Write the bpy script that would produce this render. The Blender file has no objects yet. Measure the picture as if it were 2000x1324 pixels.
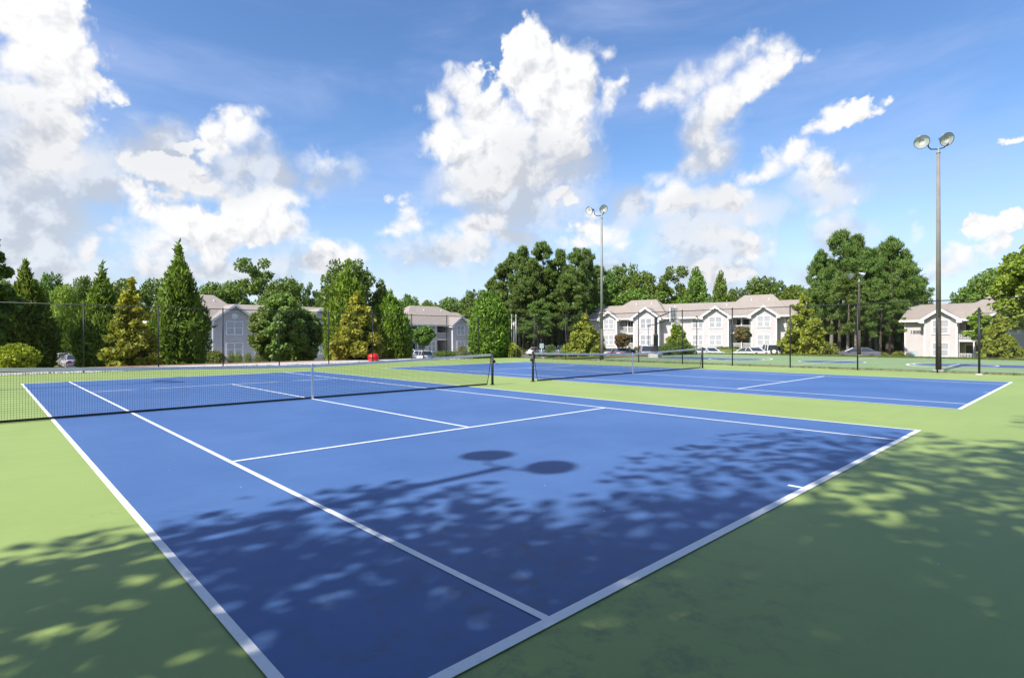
import bpy, math, random
import numpy as np
from mathutils import Vector, Matrix
R = math.radians
PI = math.pi
scene = bpy.context.scene
COL = scene.collection
random.seed(7)

# ------------------------------------------------------------------ camera
CAM = Vector((-6.5126, -13.9675, 1.6116))
YAW, PITCH, ROLL, FPX, CX = 0.7305, -0.0017, -0.0023, 1083.6, 938.15
_f = Vector((math.sin(YAW)*math.cos(PITCH), math.cos(YAW)*math.cos(PITCH), math.sin(PITCH)))
_r = Vector((math.cos(YAW), -math.sin(YAW), 0)); _u = _r.cross(_f)
_c, _s = math.cos(ROLL), math.sin(ROLL)
CR = _c*_r + _s*_u; CU = -_s*_r + _c*_u
cd = bpy.data.cameras.new('camera'); cam = bpy.data.objects.new('camera', cd); COL.objects.link(cam)
m = Matrix((CR, CU, -_f)).transposed().to_4x4(); m.translation = CAM; cam.matrix_world = m
cd.sensor_width = 36; cd.lens = FPX/2000*36; cd.shift_x = (1000-CX)/2000; cd.clip_start = .05; cd.clip_end = 9000
scene.camera = cam
scene.view_settings.view_transform = 'Standard'; scene.view_settings.look = 'None'
scene.view_settings.exposure = 0.65; scene.view_settings.gamma = 1
scene.render.resolution_x = 1024; scene.render.resolution_y = 677

def bearing(px):
    """horizontal direction (per metre of depth) of something seen at column px of the photograph"""
    a = (px-CX)/FPX
    return Vector((_f.x + a*_r.x, _f.y + a*_r.y, 0))
def gp(px, t):
    v = CAM + bearing(px)*t
    return v.x, v.y
def elev(py, t): return CAM.z + (660.1-py)*t/FPX

# ------------------------------------------------------------------ materials
MATS = {}
def newmat(name):
    mt = bpy.data.materials.new(name); mt.use_nodes = True
    nt = mt.node_tree; b = nt.nodes['Principled BSDF']; MATS[name] = mt
    return mt, nt, b
def N(nt, typ, **kw):
    n = nt.nodes.new(typ)
    for k, v in kw.items(): setattr(n, k, v)
    return n
def L(nt, a, b): nt.links.new(a, b)
def mixc(nt, fac, a, b, blend='MIX'):
    n = nt.nodes.new('ShaderNodeMix'); n.data_type = 'RGBA'; n.blend_type = blend
    for sock, v in ((n.inputs[0], fac), (n.inputs[6], a), (n.inputs[7], b)):
        if isinstance(v, bpy.types.NodeSocket): nt.links.new(v, sock)
        elif isinstance(v, (tuple, list)): sock.default_value = (*v[:3], 1)
        else: sock.default_value = v
    return n.outputs[2]
def noise(nt, scale, detail=4, rough=.55, vec=None, dist=0):
    n = N(nt, 'ShaderNodeTexNoise'); n.inputs['Scale'].default_value = scale
    n.inputs['Detail'].default_value = detail; n.inputs['Roughness'].default_value = rough
    n.inputs['Distortion'].default_value = dist
    if vec is not None: L(nt, vec, n.inputs['Vector'])
    return n.outputs['Fac']
def ramp(nt, v, lo, hi, a=0., b=1.):
    n = N(nt, 'ShaderNodeMapRange'); n.interpolation_type = 'SMOOTHSTEP'
    L(nt, v, n.inputs[0]); n.inputs[1].default_value = lo; n.inputs[2].default_value = hi
    n.inputs[3].default_value = a; n.inputs[4].default_value = b
    return n.outputs[0]
def geo(nt): return N(nt, 'ShaderNodeNewGeometry').outputs['Position']
def objc(nt): return N(nt, 'ShaderNodeTexCoord').outputs['Object']
def bump(nt, b, h, strength=.3, dist=.01):
    n = N(nt, 'ShaderNodeBump'); n.inputs['Strength'].default_value = strength; n.inputs['Distance'].default_value = dist
    L(nt, h, n.inputs['Height']); L(nt, n.outputs[0], b.inputs['Normal'])
def math2(nt, op, a, b=None, c=None, clamp=False):
    n = N(nt, 'ShaderNodeMath', operation=op, use_clamp=clamp)
    for i, v in enumerate((a, b, c)):
        if v is None: continue
        if isinstance(v, bpy.types.NodeSocket): L(nt, v, n.inputs[i])
        else: n.inputs[i].default_value = v
    return n.outputs[0]

def plain(name, col, rough=.6, metal=0., var=.12, scale=3., bumpy=0.):
    mt, nt, b = newmat(name)
    o = objc(nt); f = noise(nt, scale, 5, .6, o)
    dk = tuple(c*(1-var) for c in col); lt = tuple(min(1, c*(1+var)) for c in col)
    L(nt, mixc(nt, ramp(nt, f, .3, .7), dk, lt), b.inputs['Base Color'])
    b.inputs['Roughness'].default_value = rough; b.inputs['Metallic'].default_value = metal
    if bumpy: bump(nt, b, noise(nt, scale*12, 4, .6, o), bumpy, .005)
    return mt

def court_mat(name, col, col2, gloss=.55):
    mt, nt, b = newmat(name); p = geo(nt)
    c = mixc(nt, ramp(nt, noise(nt, .35, 5, .6, p), .3, .7), col, col2)
    mp = N(nt, 'ShaderNodeMapping'); L(nt, p, mp.inputs[0]); mp.inputs['Scale'].default_value = (.35, 3.2, 1)
    # faint squeegee streaks left by the coating
    c = mixc(nt, ramp(nt, noise(nt, 1.3, 4, .55, mp.outputs[0]), .45, .75, 0, .22), c, tuple(v*.86 for v in col))
    # scuffs, dust and pale specks
    c = mixc(nt, ramp(nt, noise(nt, 9, 8, .7, p), .52, .72, 0, .22), c, tuple(min(1, v*1.25+.02) for v in col))
    c = mixc(nt, ramp(nt, noise(nt, 2.2, 9, .72, p, .1), .60, .70, 0, .32), c, tuple(v*.72+.01 for v in col))
    v = N(nt, 'ShaderNodeTexVoronoi'); v.inputs['Scale'].default_value = 2.6; L(nt, p, v.inputs['Vector'])
    c = mixc(nt, ramp(nt, v.outputs['Distance'], .018, .034, .6, 0), c, (.55, .58, .6))
    # hairline cracks
    w = N(nt, 'ShaderNodeTexVoronoi', feature='DISTANCE_TO_EDGE'); w.inputs['Scale'].default_value = .22
    mx = N(nt, 'ShaderNodeVectorMath', operation='ADD'); L(nt, p, mx.inputs[0])
    nn = N(nt, 'ShaderNodeTexNoise'); nn.inputs['Scale'].default_value = 1.1; nn.inputs['Detail'].default_value = 6; L(nt, p, nn.inputs['Vector'])
    L(nt, nn.outputs['Color'], mx.inputs[1]); L(nt, mx.outputs[0], w.inputs['Vector'])
    cr = math2(nt, 'MULTIPLY', ramp(nt, w.outputs['Distance'], .0006, .0022, .55, 0), ramp(nt, noise(nt, .25, 2, .5, p), .5, .62))
    c = mixc(nt, cr, c, tuple(v*.45 for v in col))
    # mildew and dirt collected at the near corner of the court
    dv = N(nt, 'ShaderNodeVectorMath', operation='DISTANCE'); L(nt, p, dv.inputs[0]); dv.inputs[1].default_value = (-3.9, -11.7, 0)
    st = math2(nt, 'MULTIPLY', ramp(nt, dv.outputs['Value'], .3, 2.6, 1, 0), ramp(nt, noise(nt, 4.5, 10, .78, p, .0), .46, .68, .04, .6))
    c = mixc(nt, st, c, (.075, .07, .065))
    # general wear: faded and darker blotches, ball scuffs
    c = mixc(nt, ramp(nt, noise(nt, .8, 8, .68, p, .2), .50, .72, 0, .30), c, tuple(v*.80 for v in col))
    mp2 = N(nt, 'ShaderNodeMapping'); L(nt, p, mp2.inputs[0]); mp2.inputs['Rotation'].default_value = (0, 0, .5); mp2.inputs['Scale'].default_value = (1.2, 9, 1)
    c = mixc(nt, ramp(nt, noise(nt, 2.2, 3, .5, mp2.outputs[0], .5), .68, .76, 0, .25), c, tuple(min(1, v*1.35+.03) for v in col))
    L(nt, c, b.inputs['Base Color']); b.inputs['Roughness'].default_value = gloss
    b.inputs['Specular IOR Level'].default_value = .4
    bump(nt, b, noise(nt, 160, 3, .7, p), .35, .002)
    return mt
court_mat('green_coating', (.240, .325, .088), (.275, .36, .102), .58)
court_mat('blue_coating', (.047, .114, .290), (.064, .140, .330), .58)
court_mat('pale_green_coating', (.20, .29, .125), (.23, .32, .14), .7)
court_mat('deep_blue_coating', (.055, .085, .22), (.07, .10, .25), .7)

def line_mat():
    mt, nt, b = newmat('white_line_paint'); p = geo(nt)
    c = mixc(nt, ramp(nt, noise(nt, 14, 7, .7, p), .50, .75, 0, .6), (.80, .80, .80), (.58, .60, .61))
    c = mixc(nt, ramp(nt, noise(nt, 60, 6, .8, p), .58, .70, 0, .5), c, (.36, .40, .46))
    L(nt, c, b.inputs['Base Color']); b.inputs['Roughness'].default_value = .7
line_mat()

def grass_mat():
    mt, nt, b = newmat('lawn'); p = geo(nt)
    c = mixc(nt, ramp(nt, noise(nt, .35, 6, .62, p), .38, .62), (.115, .17, .030), (.21, .20, .06))
    c = mixc(nt, ramp(nt, noise(nt, .13, 5, .6, p), .54, .66, 0, .75), c, (.27, .20, .105))
    c = mixc(nt, ramp(nt, noise(nt, 7, 6, .75, p), .45, .7, 0, .6), c, (.075, .115, .02))
    L(nt, c, b.inputs['Base Color']); b.inputs['Roughness'].default_value = .95; b.inputs['Specular IOR Level'].default_value = .1
    bump(nt, b, noise(nt, 30, 5, .7, p), .8, .03)
grass_mat()
def soil(name, a, c2, s=2.):
    mt, nt, b = newmat(name); p = geo(nt)
    c = mixc(nt, ramp(nt, noise(nt, s, 7, .7, p), .35, .65), a, c2)
    c = mixc(nt, ramp(nt, noise(nt, s*14, 4, .7, p), .5, .75, 0, .6), c, tuple(v*.5 for v in a))
    L(nt, c, b.inputs['Base Color']); b.inputs['Roughness'].default_value = .95
    bump(nt, b, noise(nt, s*20, 4, .7, p), .8, .02)
soil('dirt', (.21, .125, .07), (.33, .25, .13))
soil('mulch', (.24, .115, .06), (.34, .2, .11))
soil('asphalt', (.12, .12, .12), (.17, .168, .16), .6)
soil('concrete', (.50, .47, .44), (.60, .57, .53), .5)
plain('dark_paint', (.012, .014, .016), .5, .0, .2)
plain('black_vinyl', (.012, .013, .015), .45)
plain('net_cord', (.015, .018, .018), .8)
plain('tape', (.78, .75, .72), .7, 0, .08, 2)
plain('galvanised', (.42, .43, .43), .45, .6, .1, 5)
plain('pole_concrete', (.22, .195, .16), .85, 0, .12, 2, .3)
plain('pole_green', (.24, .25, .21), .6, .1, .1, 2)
plain('pole_dark', (.12, .115, .09), .7, 0, .15, 3)  # darker brown tone for the lower shaft of the grey green pole
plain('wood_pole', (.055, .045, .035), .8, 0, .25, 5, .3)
plain('lamp_shell', (.20, .22, .24), .4, .7, .1, 4)
plain('reflector', (.64, .64, .60), .3, 0, .2, 3)
plain('white_trim', (.80, .79, .79), .55, 0, .04, 1)
plain('white_paint_metal', (.78, .78, .80), .5, 0, .06, 4)
plain('door_paint', (.20, .18, .19), .5)
plain('interior', (.10, .095, .10), .8)
plain('rubber', (.02, .02, .02), .8)
plain('hub', (.45, .46, .48), .35, .8)
plain('orange_rim', (.55, .14, .03), .5)
plain('red_plastic', (.62, .012, .014), .4)
plain('sign_face', (.42, .50, .52), .5)
plain('brick', (.20, .075, .05), .85, 0, .3, 14)
plain('bark', (.075, .058, .042), .95, 0, .35, 8, .8)
plain('pale_bark', (.22, .19, .155), .95, 0, .35, 8, .8)
plain('number_black', (.02, .018, .018), .5)
plain('lamp_globe', (.72, .66, .48), .3)
def clearmat(name, tint, rough, alpha):
    mt, nt, b = newmat(name); b.inputs['Base Color'].default_value = (*tint, 1); b.inputs['Roughness'].default_value = rough
    b.inputs['Alpha'].default_value = alpha
clearmat('backboard_acrylic', (.55, .58, .60), .15, .35)
clearmat('car_glass', (.035, .045, .055), .06, 1)

def siding():
    mt, nt, b = newmat('vinyl_siding'); o = objc(nt)
    sx = N(nt, 'ShaderNodeSeparateXYZ'); L(nt, o, sx.inputs[0])
    fr = math2(nt, 'FRACT', math2(nt, 'MULTIPLY', sx.outputs['Z'], 1/.2))
    c = mixc(nt, ramp(nt, noise(nt, .6, 4, .6, o), .35, .65), (.545, .50, .495), (.585, .545, .535))
    c = mixc(nt, ramp(nt, fr, .0, .2, .35, 0), c, (.36, .33, .34))
    L(nt, c, b.inputs['Base Color']); b.inputs['Roughness'].default_value = .6
siding()
def shingle():
    mt, nt, b = newmat('shingles'); o = objc(nt)
    br = N(nt, 'ShaderNodeTexBrick'); L(nt, o, br.inputs['Vector']); br.inputs['Scale'].default_value = 1.6
    br.inputs['Color1'].default_value = (.27, .228, .195, 1); br.inputs['Color2'].default_value = (.335, .288, .245, 1)
    br.inputs['Mortar'].default_value = (.19, .16, .135, 1); br.inputs['Mortar Size'].default_value = .012
    c = mixc(nt, ramp(nt, noise(nt, .35, 6, .65, o), .35, .65, 0, .55), br.outputs['Color'], (.26, .222, .19))
    c = mixc(nt, ramp(nt, noise(nt, 6, 5, .7, o), .4, .7, 0, .4), c, (.39, .345, .30))
    L(nt, c, b.inputs['Base Color']); b.inputs['Roughness'].default_value = .9
    bump(nt, b, noise(nt, 25, 3, .6, o), .5, .02)
shingle()
def blinds():
    mt, nt, b = newmat('blinded_glass'); o = objc(nt)
    sx = N(nt, 'ShaderNodeSeparateXYZ'); L(nt, o, sx.inputs[0])
    oi = N(nt, 'ShaderNodeObjectInfo')
    fr = math2(nt, 'FRACT', math2(nt, 'MULTIPLY', sx.outputs['Z'], 12.))
    c = mixc(nt, ramp(nt, fr, .1, .5), (.30, .30, .33), (.55, .55, .56))
    c = mixc(nt, math2(nt, 'MULTIPLY', oi.outputs['Random'], .5), c, (.16, .16, .19))
    L(nt, c, b.inputs['Base Color']); b.inputs['Roughness'].default_value = .12
    b.inputs['Coat Weight'].default_value = .6; b.inputs['Coat Roughness'].default_value = .02
blinds()
def carpaint(name, col, metal=.1):
    mt, nt, b = newmat(name); o = objc(nt)
    c = mixc(nt, ramp(nt, noise(nt, 2.5, 4, .6, o), .4, .8, 0, .25), col, tuple(v*.8+.02 for v in col))
    L(nt, c, b.inputs['Base Color']); b.inputs['Roughness'].default_value = .3
    b.inputs['Metallic'].default_value = metal; b.inputs['Coat Weight'].default_value = .7
    return name
for nm, c, me in (('car_white', (.78, .78, .78), 0), ('car_silver', (.45, .47, .50), .5), ('car_grey', (.17, .18, .20), .4), ('car_dark', (.03, .035, .04), .3),
               ('car_green', (.08, .12, .10), .4), ('car_lilac', (.50, .44, .50), .3), ('car_maroon', (.12, .02, .025), .2), ('car_cream', (.62, .58, .48), .0), ('car_red', (.55, .02, .02), .1)):
    carpaint(nm, c, me)
plain('tail_lens', (.35, .02, .02), .3); plain('head_lens', (.65, .67, .68), .15)

def leafmat(name, dark, light, tip=None, tipamt=0., transl=.36, big=.9):
    mt, nt, b = newmat(name); out = nt.nodes['Material Output']
    at = N(nt, 'ShaderNodeAttribute', attribute_name='rnd'); oi = N(nt, 'ShaderNodeObjectInfo')
    c = mixc(nt, at.outputs['Fac'], dark, light)
    c = mixc(nt, ramp(nt, noise(nt, big, 3, .6, objc(nt)), .35, .65, 0, .55), c, tuple(v*1.25 for v in light))
    if tip:
        a2 = N(nt, 'ShaderNodeAttribute', attribute_name='tip')
        c = mixc(nt, ramp(nt, a2.outputs['Fac'], 1-tipamt-.04, 1-tipamt+.04), c, tip)
    hs = N(nt, 'ShaderNodeHueSaturation'); L(nt, c, hs.inputs['Color'])
    L(nt, math2(nt, 'MULTIPLY_ADD', oi.outputs['Random'], .04, .48), hs.inputs['Hue'])
    L(nt, math2(nt, 'MULTIPLY_ADD', oi.outputs['Random'], .3, .85), hs.inputs['Value'])
    L(nt, hs.outputs[0], b.inputs['Base Color']); b.inputs['Roughness'].default_value = .5; b.inputs['Specular IOR Level'].default_value = .3
    tr = N(nt, 'ShaderNodeBsdfTranslucent')
    g = mixc(nt, .5, hs.outputs[0], (.22, .30, .03)); L(nt, g, tr.inputs[0])
    mx = N(nt, 'ShaderNodeMixShader'); mx.inputs[0].default_value = transl
    L(nt, b.outputs[0], mx.inputs[1]); L(nt, tr.outputs[0], mx.inputs[2]); L(nt, mx.outputs[0], out.inputs[0])
leafmat('juniper_leaf', (.075, .135, .018), (.215, .315, .042))
leafmat('bright_conifer_leaf', (.085, .155, .016), (.22, .33, .035))
leafmat('magnolia_leaf', (.14, .17, .02), (.40, .43, .06), (.56, .56, .05), .35)
leafmat('green_magnolia_leaf', (.14, .18, .02), (.38, .42, .06), (.60, .42, .05), .12)
leafmat('maple_leaf', (.09, .15, .03), (.27, .36, .09))
leafmat('pine_leaf', (.06, .115, .026), (.18, .27, .06))
leafmat('dark_broad_leaf', (.06, .11, .022), (.18, .26, .05))
leafmat('mid_broad_leaf', (.075, .135, .022), (.20, .29, .05))
leafmat('lime_leaf', (.12, .20, .018), (.29, .39, .05))
leafmat('chartreuse_leaf', (.22, .30, .015), (.46, .54, .04))
leafmat('hedge_leaf', (.055, .09, .018), (.15, .20, .04))
leafmat('olive_leaf', (.13, .16, .03), (.28, .32, .07))
leafmat('red_myrtle_leaf', (.09, .12, .03), (.20, .19, .06), (.30, .13, .09), .35)

# ------------------------------------------------------------------ mesh helpers
class MB:
    def __init__(s): s.v = []; s.f = []
    def box(s, x0, x1, y0, y1, z0, z1):
        b = len(s.v)
        s.v += [(x0,y0,z0),(x1,y0,z0),(x1,y1,z0),(x0,y1,z0),(x0,y0,z1),(x1,y0,z1),(x1,y1,z1),(x0,y1,z1)]
        s.f += [tuple(b+i for i in q) for q in ((0,3,2,1),(4,5,6,7),(0,1,5,4),(1,2,6,5),(2,3,7,6),(3,0,4,7))]
        return s
    def poly(s, pts):
        b = len(s.v); s.v += [tuple(p) for p in pts]; s.f.append(tuple(range(b, b+len(pts)))); return s
    def solid(s, pa, pb):
        """two matching outlines joined to a closed body"""
        b = len(s.v); n = len(pa); s.v += [tuple(p) for p in pa] + [tuple(p) for p in pb]
        s.f.append(tuple(b+i for i in reversed(range(n)))); s.f.append(tuple(b+n+i for i in range(n)))
        for i in range(n):
            j = (i+1) % n; s.f.append((b+i, b+j, b+n+j, b+n+i))
        return s
    def tube(s, pts, rad, seg=8, cap=True):
        pts = [Vector(p) for p in pts]; n = len(pts)
        if not isinstance(rad, (list, tuple)): rad = [rad]*n
        b = len(s.v); prev = None
        for i, p in enumerate(pts):
            d = (pts[min(i+1, n-1)]-pts[max(i-1, 0)]).normalized()
            if prev is None:
                a = d.cross(Vector((0, 0, 1)) if abs(d.z) < .9 else Vector((1, 0, 0))).normalized()
            else: a = (prev - d*prev.dot(d)).normalized()
            prev = a; c = d.cross(a)
            for k in range(seg):
                t = 2*PI*k/seg; s.v.append(tuple(p + (a*math.cos(t)+c*math.sin(t))*rad[i]))
        for i in range(n-1):
            for k in range(seg):
                k2 = (k+1) % seg
                s.f.append((b+i*seg+k, b+i*seg+k2, b+(i+1)*seg+k2, b+(i+1)*seg+k))
        if cap:
            s.f.append(tuple(b+k for k in reversed(range(seg)))); s.f.append(tuple(b+(n-1)*seg+k for k in range(seg)))
        return s
    def lathe(s, prof, seg=24, M=None, arc=2*PI):
        """profile of (r, z) turned about z, placed by the matrix M"""
        b = len(s.v); n = len(prof)
        for (r, z) in prof:
            for k in range(seg):
                t = arc*k/seg; p = Vector((r*math.cos(t), r*math.sin(t), z))
                s.v.append(tuple(M @ p if M else p))
        for i in range(n-1):
            for k in range(seg):
                k2 = (k+1) % seg
                s.f.append((b+i*seg+k, b+i*seg+k2, b+(i+1)*seg+k2, b+(i+1)*seg+k))
        return s
    def mesh(s, name, mat, smooth=False):
        me = bpy.data.meshes.new(name); me.from_pydata(s.v, [], s.f)
        me.materials.append(MATS[mat])
        if smooth: me.shade_smooth()
        me.update(); return me
    def build(s, name, mat, parent=None, smooth=False, bevel=0):
        o = bpy.data.objects.new(name, s.mesh(name, mat, smooth)); COL.objects.link(o)
        if parent: o.parent = parent
        if bevel:
            md = o.modifiers.new('bevel', 'BEVEL'); md.width = bevel; md.segments = 2; md.limit_method = 'ANGLE'; md.angle_limit = R(35)
        return o
def link(me, name, parent=None, loc=None, rz=None, scale=None):
    o = bpy.data.objects.new(name, me); COL.objects.link(o)
    if parent: o.parent = parent
    if loc: o.location = loc
    if rz is not None: o.rotation_euler.z = rz
    if scale: o.scale = scale
    return o
def thing(name, label, cat, loc=(0, 0, 0), rz=0., group=None):
    o = bpy.data.objects.new(name, None); COL.objects.link(o); o.location = loc; o.rotation_euler.z = rz
    o.empty_display_size = .3
    o['label'] = label; o['category'] = cat
    if group: o['group'] = group
    return o
def tag(o, label, cat, group=None, kind=None):
    o['label'] = label; o['category'] = cat
    if group: o['group'] = group
    if kind: o['kind'] = kind
    return o
def struct(o, kind='structure'): o['kind'] = kind; return o
def dup(root, loc, rz, label):
    c = root.copy(); COL.objects.link(c); c.location = loc; c.rotation_euler.z = rz; c['label'] = label
    for ch in list(root.children):
        k = ch.copy(); COL.objects.link(k); k.parent = c
        for g in list(ch.children):
            q = g.copy(); COL.objects.link(q); q.parent = k
    return c

# ------------------------------------------------------------------ terrain
def sstep(a, b, v):
    t = np.clip((v-a)/(b-a), 0, 1); return t*t*(3-2*t)
def hgt(x, y):
    x = np.asarray(x, float); y = np.asarray(y, float)
    ex = np.maximum(x-52, 0); ey = np.maximum(y-25+11*sstep(18, 30, x), 0); ex2 = np.maximum(-22-x, 0)
    d = np.sqrt(ex**2+ey**2+ex2**2)
    z = -.06 - (1.05+.35*sstep(14, 40, y))*sstep(0, 9, d)
    bump1 = sstep(68, 75, x+ .0*y)*sstep(8, 16, y)           # raised pad of the middle block
    z = z + 1.1*bump1
    z = z + .5*sstep(110, 240, np.sqrt(x*x+y*y)) + .10*np.sin(x*.13)*np.sin(y*.11)*sstep(2, 12, d)
    return z
def hz(x, y): return float(hgt(x, y))
def axis(lo, hi):
    v = list(np.arange(-60, 140.1, 2.)); s = 4.; a = 140.
    while a < hi: a += s; s *= 1.25; v.append(a)
    s = 4.; a = -60.
    while a > lo: a -= s; s *= 1.25; v.insert(0, a)
    return np.array(v)
ax = axis(-2500, 2800); X, Y = np.meshgrid(ax, ax, indexing='ij'); Z = hgt(X, Y)
# the terrain drops under the paved slabs
ins = (X > -11) & (X < 47) & (Y > -19) & (Y < 18.9)
Z = np.where(ins, -.12, Z)
nx = len(ax); idx = np.arange(nx*nx).reshape(nx, nx)
fq = np.stack([idx[:-1, :-1], idx[1:, :-1], idx[1:, 1:], idx[:-1, 1:]], -1).reshape(-1, 4)
me = bpy.data.meshes.new('ground'); me.from_pydata(np.stack([X, Y, Z], -1).reshape(-1, 3).tolist(), [], fq.tolist())
me.materials.append(MATS['lawn']); me.shade_smooth()
struct(link(me, 'ground'))

def drape(name, mat, outline_fn, nu, nv, lift=.05):
    """sheet following the terrain; outline_fn(u, v) gives x, y"""
    v = []; f = []
    for i in range(nu+1):
        for j in range(nv+1):
            x, y = outline_fn(i/nu, j/nv); v.append((x, y, hz(x, y)+lift))
    for i in range(nu):
        for j in range(nv):
            a = i*(nv+1)+j; f.append((a, a+nv+1, a+nv+2, a+1))
    me = bpy.data.meshes.new(name); me.from_pydata(v, [], f); me.materials.append(MATS[mat]); me.shade_smooth()
    return struct(link(me, name))
def rect(x0, x1, y0, y1): return lambda u, v: (x0+(x1-x0)*u, y0+(y1-y0)*v)
def kerb(name, pts, w=.15, h=.13):
    mb = MB()
    for a, b in zip(pts[:-1], pts[1:]):
        a = Vector((*a, 0)); b = Vector((*b, 0)); n = max(1, int((b-a).length/3)); d = (b-a).normalized(); p = Vector((-d.y, d.x, 0))*w/2
        for i in range(n):
            q0 = a.lerp(b, i/n); q1 = a.lerp(b, (i+1)/n)
            z0 = hz(q0.x, q0.y); z1 = hz(q1.x, q1.y)
            mb.solid([q0-p+Vector((0,0,z0-.1)), q0+p+Vector((0,0,z0-.1)), q0+p+Vector((0,0,z0+h)), q0-p+Vector((0,0,z0+h))][::-1],
                     [q1-p+Vector((0,0,z1-.1)), q1+p+Vector((0,0,z1-.1)), q1+p+Vector((0,0,z1+h)), q1-p+Vector((0,0,z1+h))][::-1])
    return struct(mb.build(name, 'concrete'))
drape('path', 'concrete', lambda u, v: (-30+52*u, 19.4+(4.9-1.2*u)*v), 26, 4, .03)
drape('mulch_bed', 'mulch', lambda u, v: (-24+46*u, 24.6-1.2*u+(7+2.5*math.sin(u*9))*v), 30, 6, .03)
drape('parking_lot', 'asphalt', rect(-34, 62, 45, 58.2), 50, 8, .04)
drape('parking_lot', 'asphalt', rect(59, 71, -30, 58.2), 8, 44, .06)
drape('mulch_bed', 'mulch', lambda u, v: (26.5+14*u, 14.2+4.5*v-1*u+.6*math.sin(u*8)), 14, 8, .03)
drape('mulch_bed', 'mulch', lambda u, v: (51.2+5.2*v+.8*math.sin(u*14), -22+30*u), 24, 4, .04)
drape('pavement', 'concrete', rect(4, 60, 58.7, 60.0), 26, 2, .06)
kerb('kerb', [(-34, 58.3), (58.9, 58.3)]); kerb('kerb', [(-34, 44.9), (58.9, 44.9)]); kerb('kerb', [(71.1, -30), (71.1, 58)]); kerb('kerb', [(58.9, -30), (58.9, 44.7)])
# parking bay lines
mb = MB()
for k in range(24):
    x = -28+3.4*k
    if x < 57:
        z = hz(x, 55)+.07; mb.poly([(x, 53.2, z), (x+.1, 53.2, z), (x+.1, 58, z), (x, 58, z)])
for k in range(28):
    y = -28+2.8*k
    if y < 56:
        z = hz(67, y)+.09; mb.poly([(66, y, z), (70.9, y, z), (70.9, y+.1, z), (66, y+.1, z)])
struct(mb.build('parking_bay_lines', 'white_line_paint'))

# ------------------------------------------------------------------ courts
def slab(name, mat, x0, x1, y0, y1, zt=0., zb=-.3):
    return struct(MB().box(x0, x1, y0, y1, zb, zt).build(name, mat))
slab('tennis_court', 'green_coating', -10.8, 25.75, -18.6, 18.55)
W_, S_, B_, V_ = 5.485, 4.115, 11.885, 6.4
C2 = 15.16
for cx in (0, C2):
    z = .004
    struct(MB().poly([(cx-W_, -B_, z), (cx+W_, -B_, z), (cx+W_, B_, z), (cx-W_, B_, z)]).build('court_surface', 'blue_coating'))
    mb = MB(); z = .008; h = .030
    def hl(x0, x1, y, w=h): mb.poly([(cx+x0, y-w, z), (cx+x1, y-w, z), (cx+x1, y+w, z), (cx+x0, y+w, z)])
    def vl(x, y0, y1, w=h): mb.poly([(cx+x-w, y0, z), (cx+x+w, y0, z), (cx+x+w, y1, z), (cx+x-w, y1, z)])
    bw = .038
    for y in (-B_, B_): hl(-W_-h, W_+h, y, bw)
    for x in (-W_, W_, -S_, S_): vl(x, -B_+bw, B_-bw)
    for y in (-V_, V_): hl(-S_+h, -h, y); hl(h, S_-h, y)
    vl(0, -V_-h, V_+h)
    vl(0, -B_+bw, -B_+bw+.14); vl(0, B_-bw-.14, B_-bw)
    struct(mb.build('court_lines', 'white_line_paint'))
# dirt strip and basketball slab
struct(MB().poly([(25.75, -30, -.03), (27.3, -30, -.03), (27.3, 18, -.03), (25.75, 18, -.03)]).build('dirt_strip', 'dirt'))
slab('basketball_court', 'pale_green_coating', 27.3, 46.4, -17.5, 12.2, -.005)
BX, BY = 35.0, -2.2
def ring(mb, cx, cy, r0, r1, a0, a1, z, n=48):
    for i in range(n):
        t0 = a0+(a1-a0)*i/n; t1 = a0+(a1-a0)*(i+1)/n
        mb.poly([(cx+r0*math.cos(t0), cy+r0*math.sin(t0), z), (cx+r1*math.cos(t0), cy+r1*math.sin(t0), z),
                 (cx+r1*math.cos(t1), cy+r1*math.sin(t1), z), (cx+r0*math.cos(t1), cy+r0*math.sin(t1), z)])
blue = MB(); wl = MB()
ring(blue, BX, BY, 0, 1.8, 0, 2*PI, -.001)
ring(wl, BX, BY, 1.8, 1.90, 0, 2*PI, .003)
wl.poly([(27.4, BY-.04, .004), (46.2, BY-.04, .004), (46.2, BY+.04, .004), (27.4, BY+.04, .004)])
HL = 11.9
for sgn in (1, -1):
    bl = BY + sgn*HL                      # baseline
    ft = bl - sgn*5.7
    a0, a1 = (PI, 2*PI) if sgn > 0 else (0, PI)
    ring(blue, BX, ft, 0, 1.8, a0, a1, -.001); ring(wl, BX, ft, 1.8, 1.90, 0, 2*PI, .003)
    y0, y1 = sorted((ft, bl)); blue.poly([(BX-1.83, y0, -.001), (BX+1.83, y0, -.001), (BX+1.83, y1, -.001), (BX-1.83, y1, -.001)])
    for xx in (-1.83, 1.83): wl.poly([(BX+xx-.04, y0, .003), (BX+xx+.04, y0, .003), (BX+xx+.04, y1, .003), (BX+xx-.04, y1, .003)])
    wl.poly([(BX-1.79, ft-.04, .0035), (BX+1.79, ft-.04, .0035), (BX+1.79, ft+.04, .0035), (BX-1.79, ft+.04, .0035)])
    ring(wl, BX, bl-sgn*1.5, 6.23, 6.35, a0, a1, .003)
    ya, yb = sorted((bl, bl-sgn*1.5))
    for xx in (-6.29, 6.29): wl.poly([(BX+xx-.04, ya, .003), (BX+xx+.04, ya, .003), (BX+xx+.04, yb, .003), (BX+xx-.04, yb, .003)])
    wl.poly([(BX-7.3, bl-.04, .003), (BX+7.3, bl-.04, .003), (BX+7.3, bl+.04, .003), (BX-7.3, bl+.04, .003)])
struct(blue.build('basketball_paint', 'deep_blue_coating')); struct(wl.build('basketball_lines', 'white_line_paint'))

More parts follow.
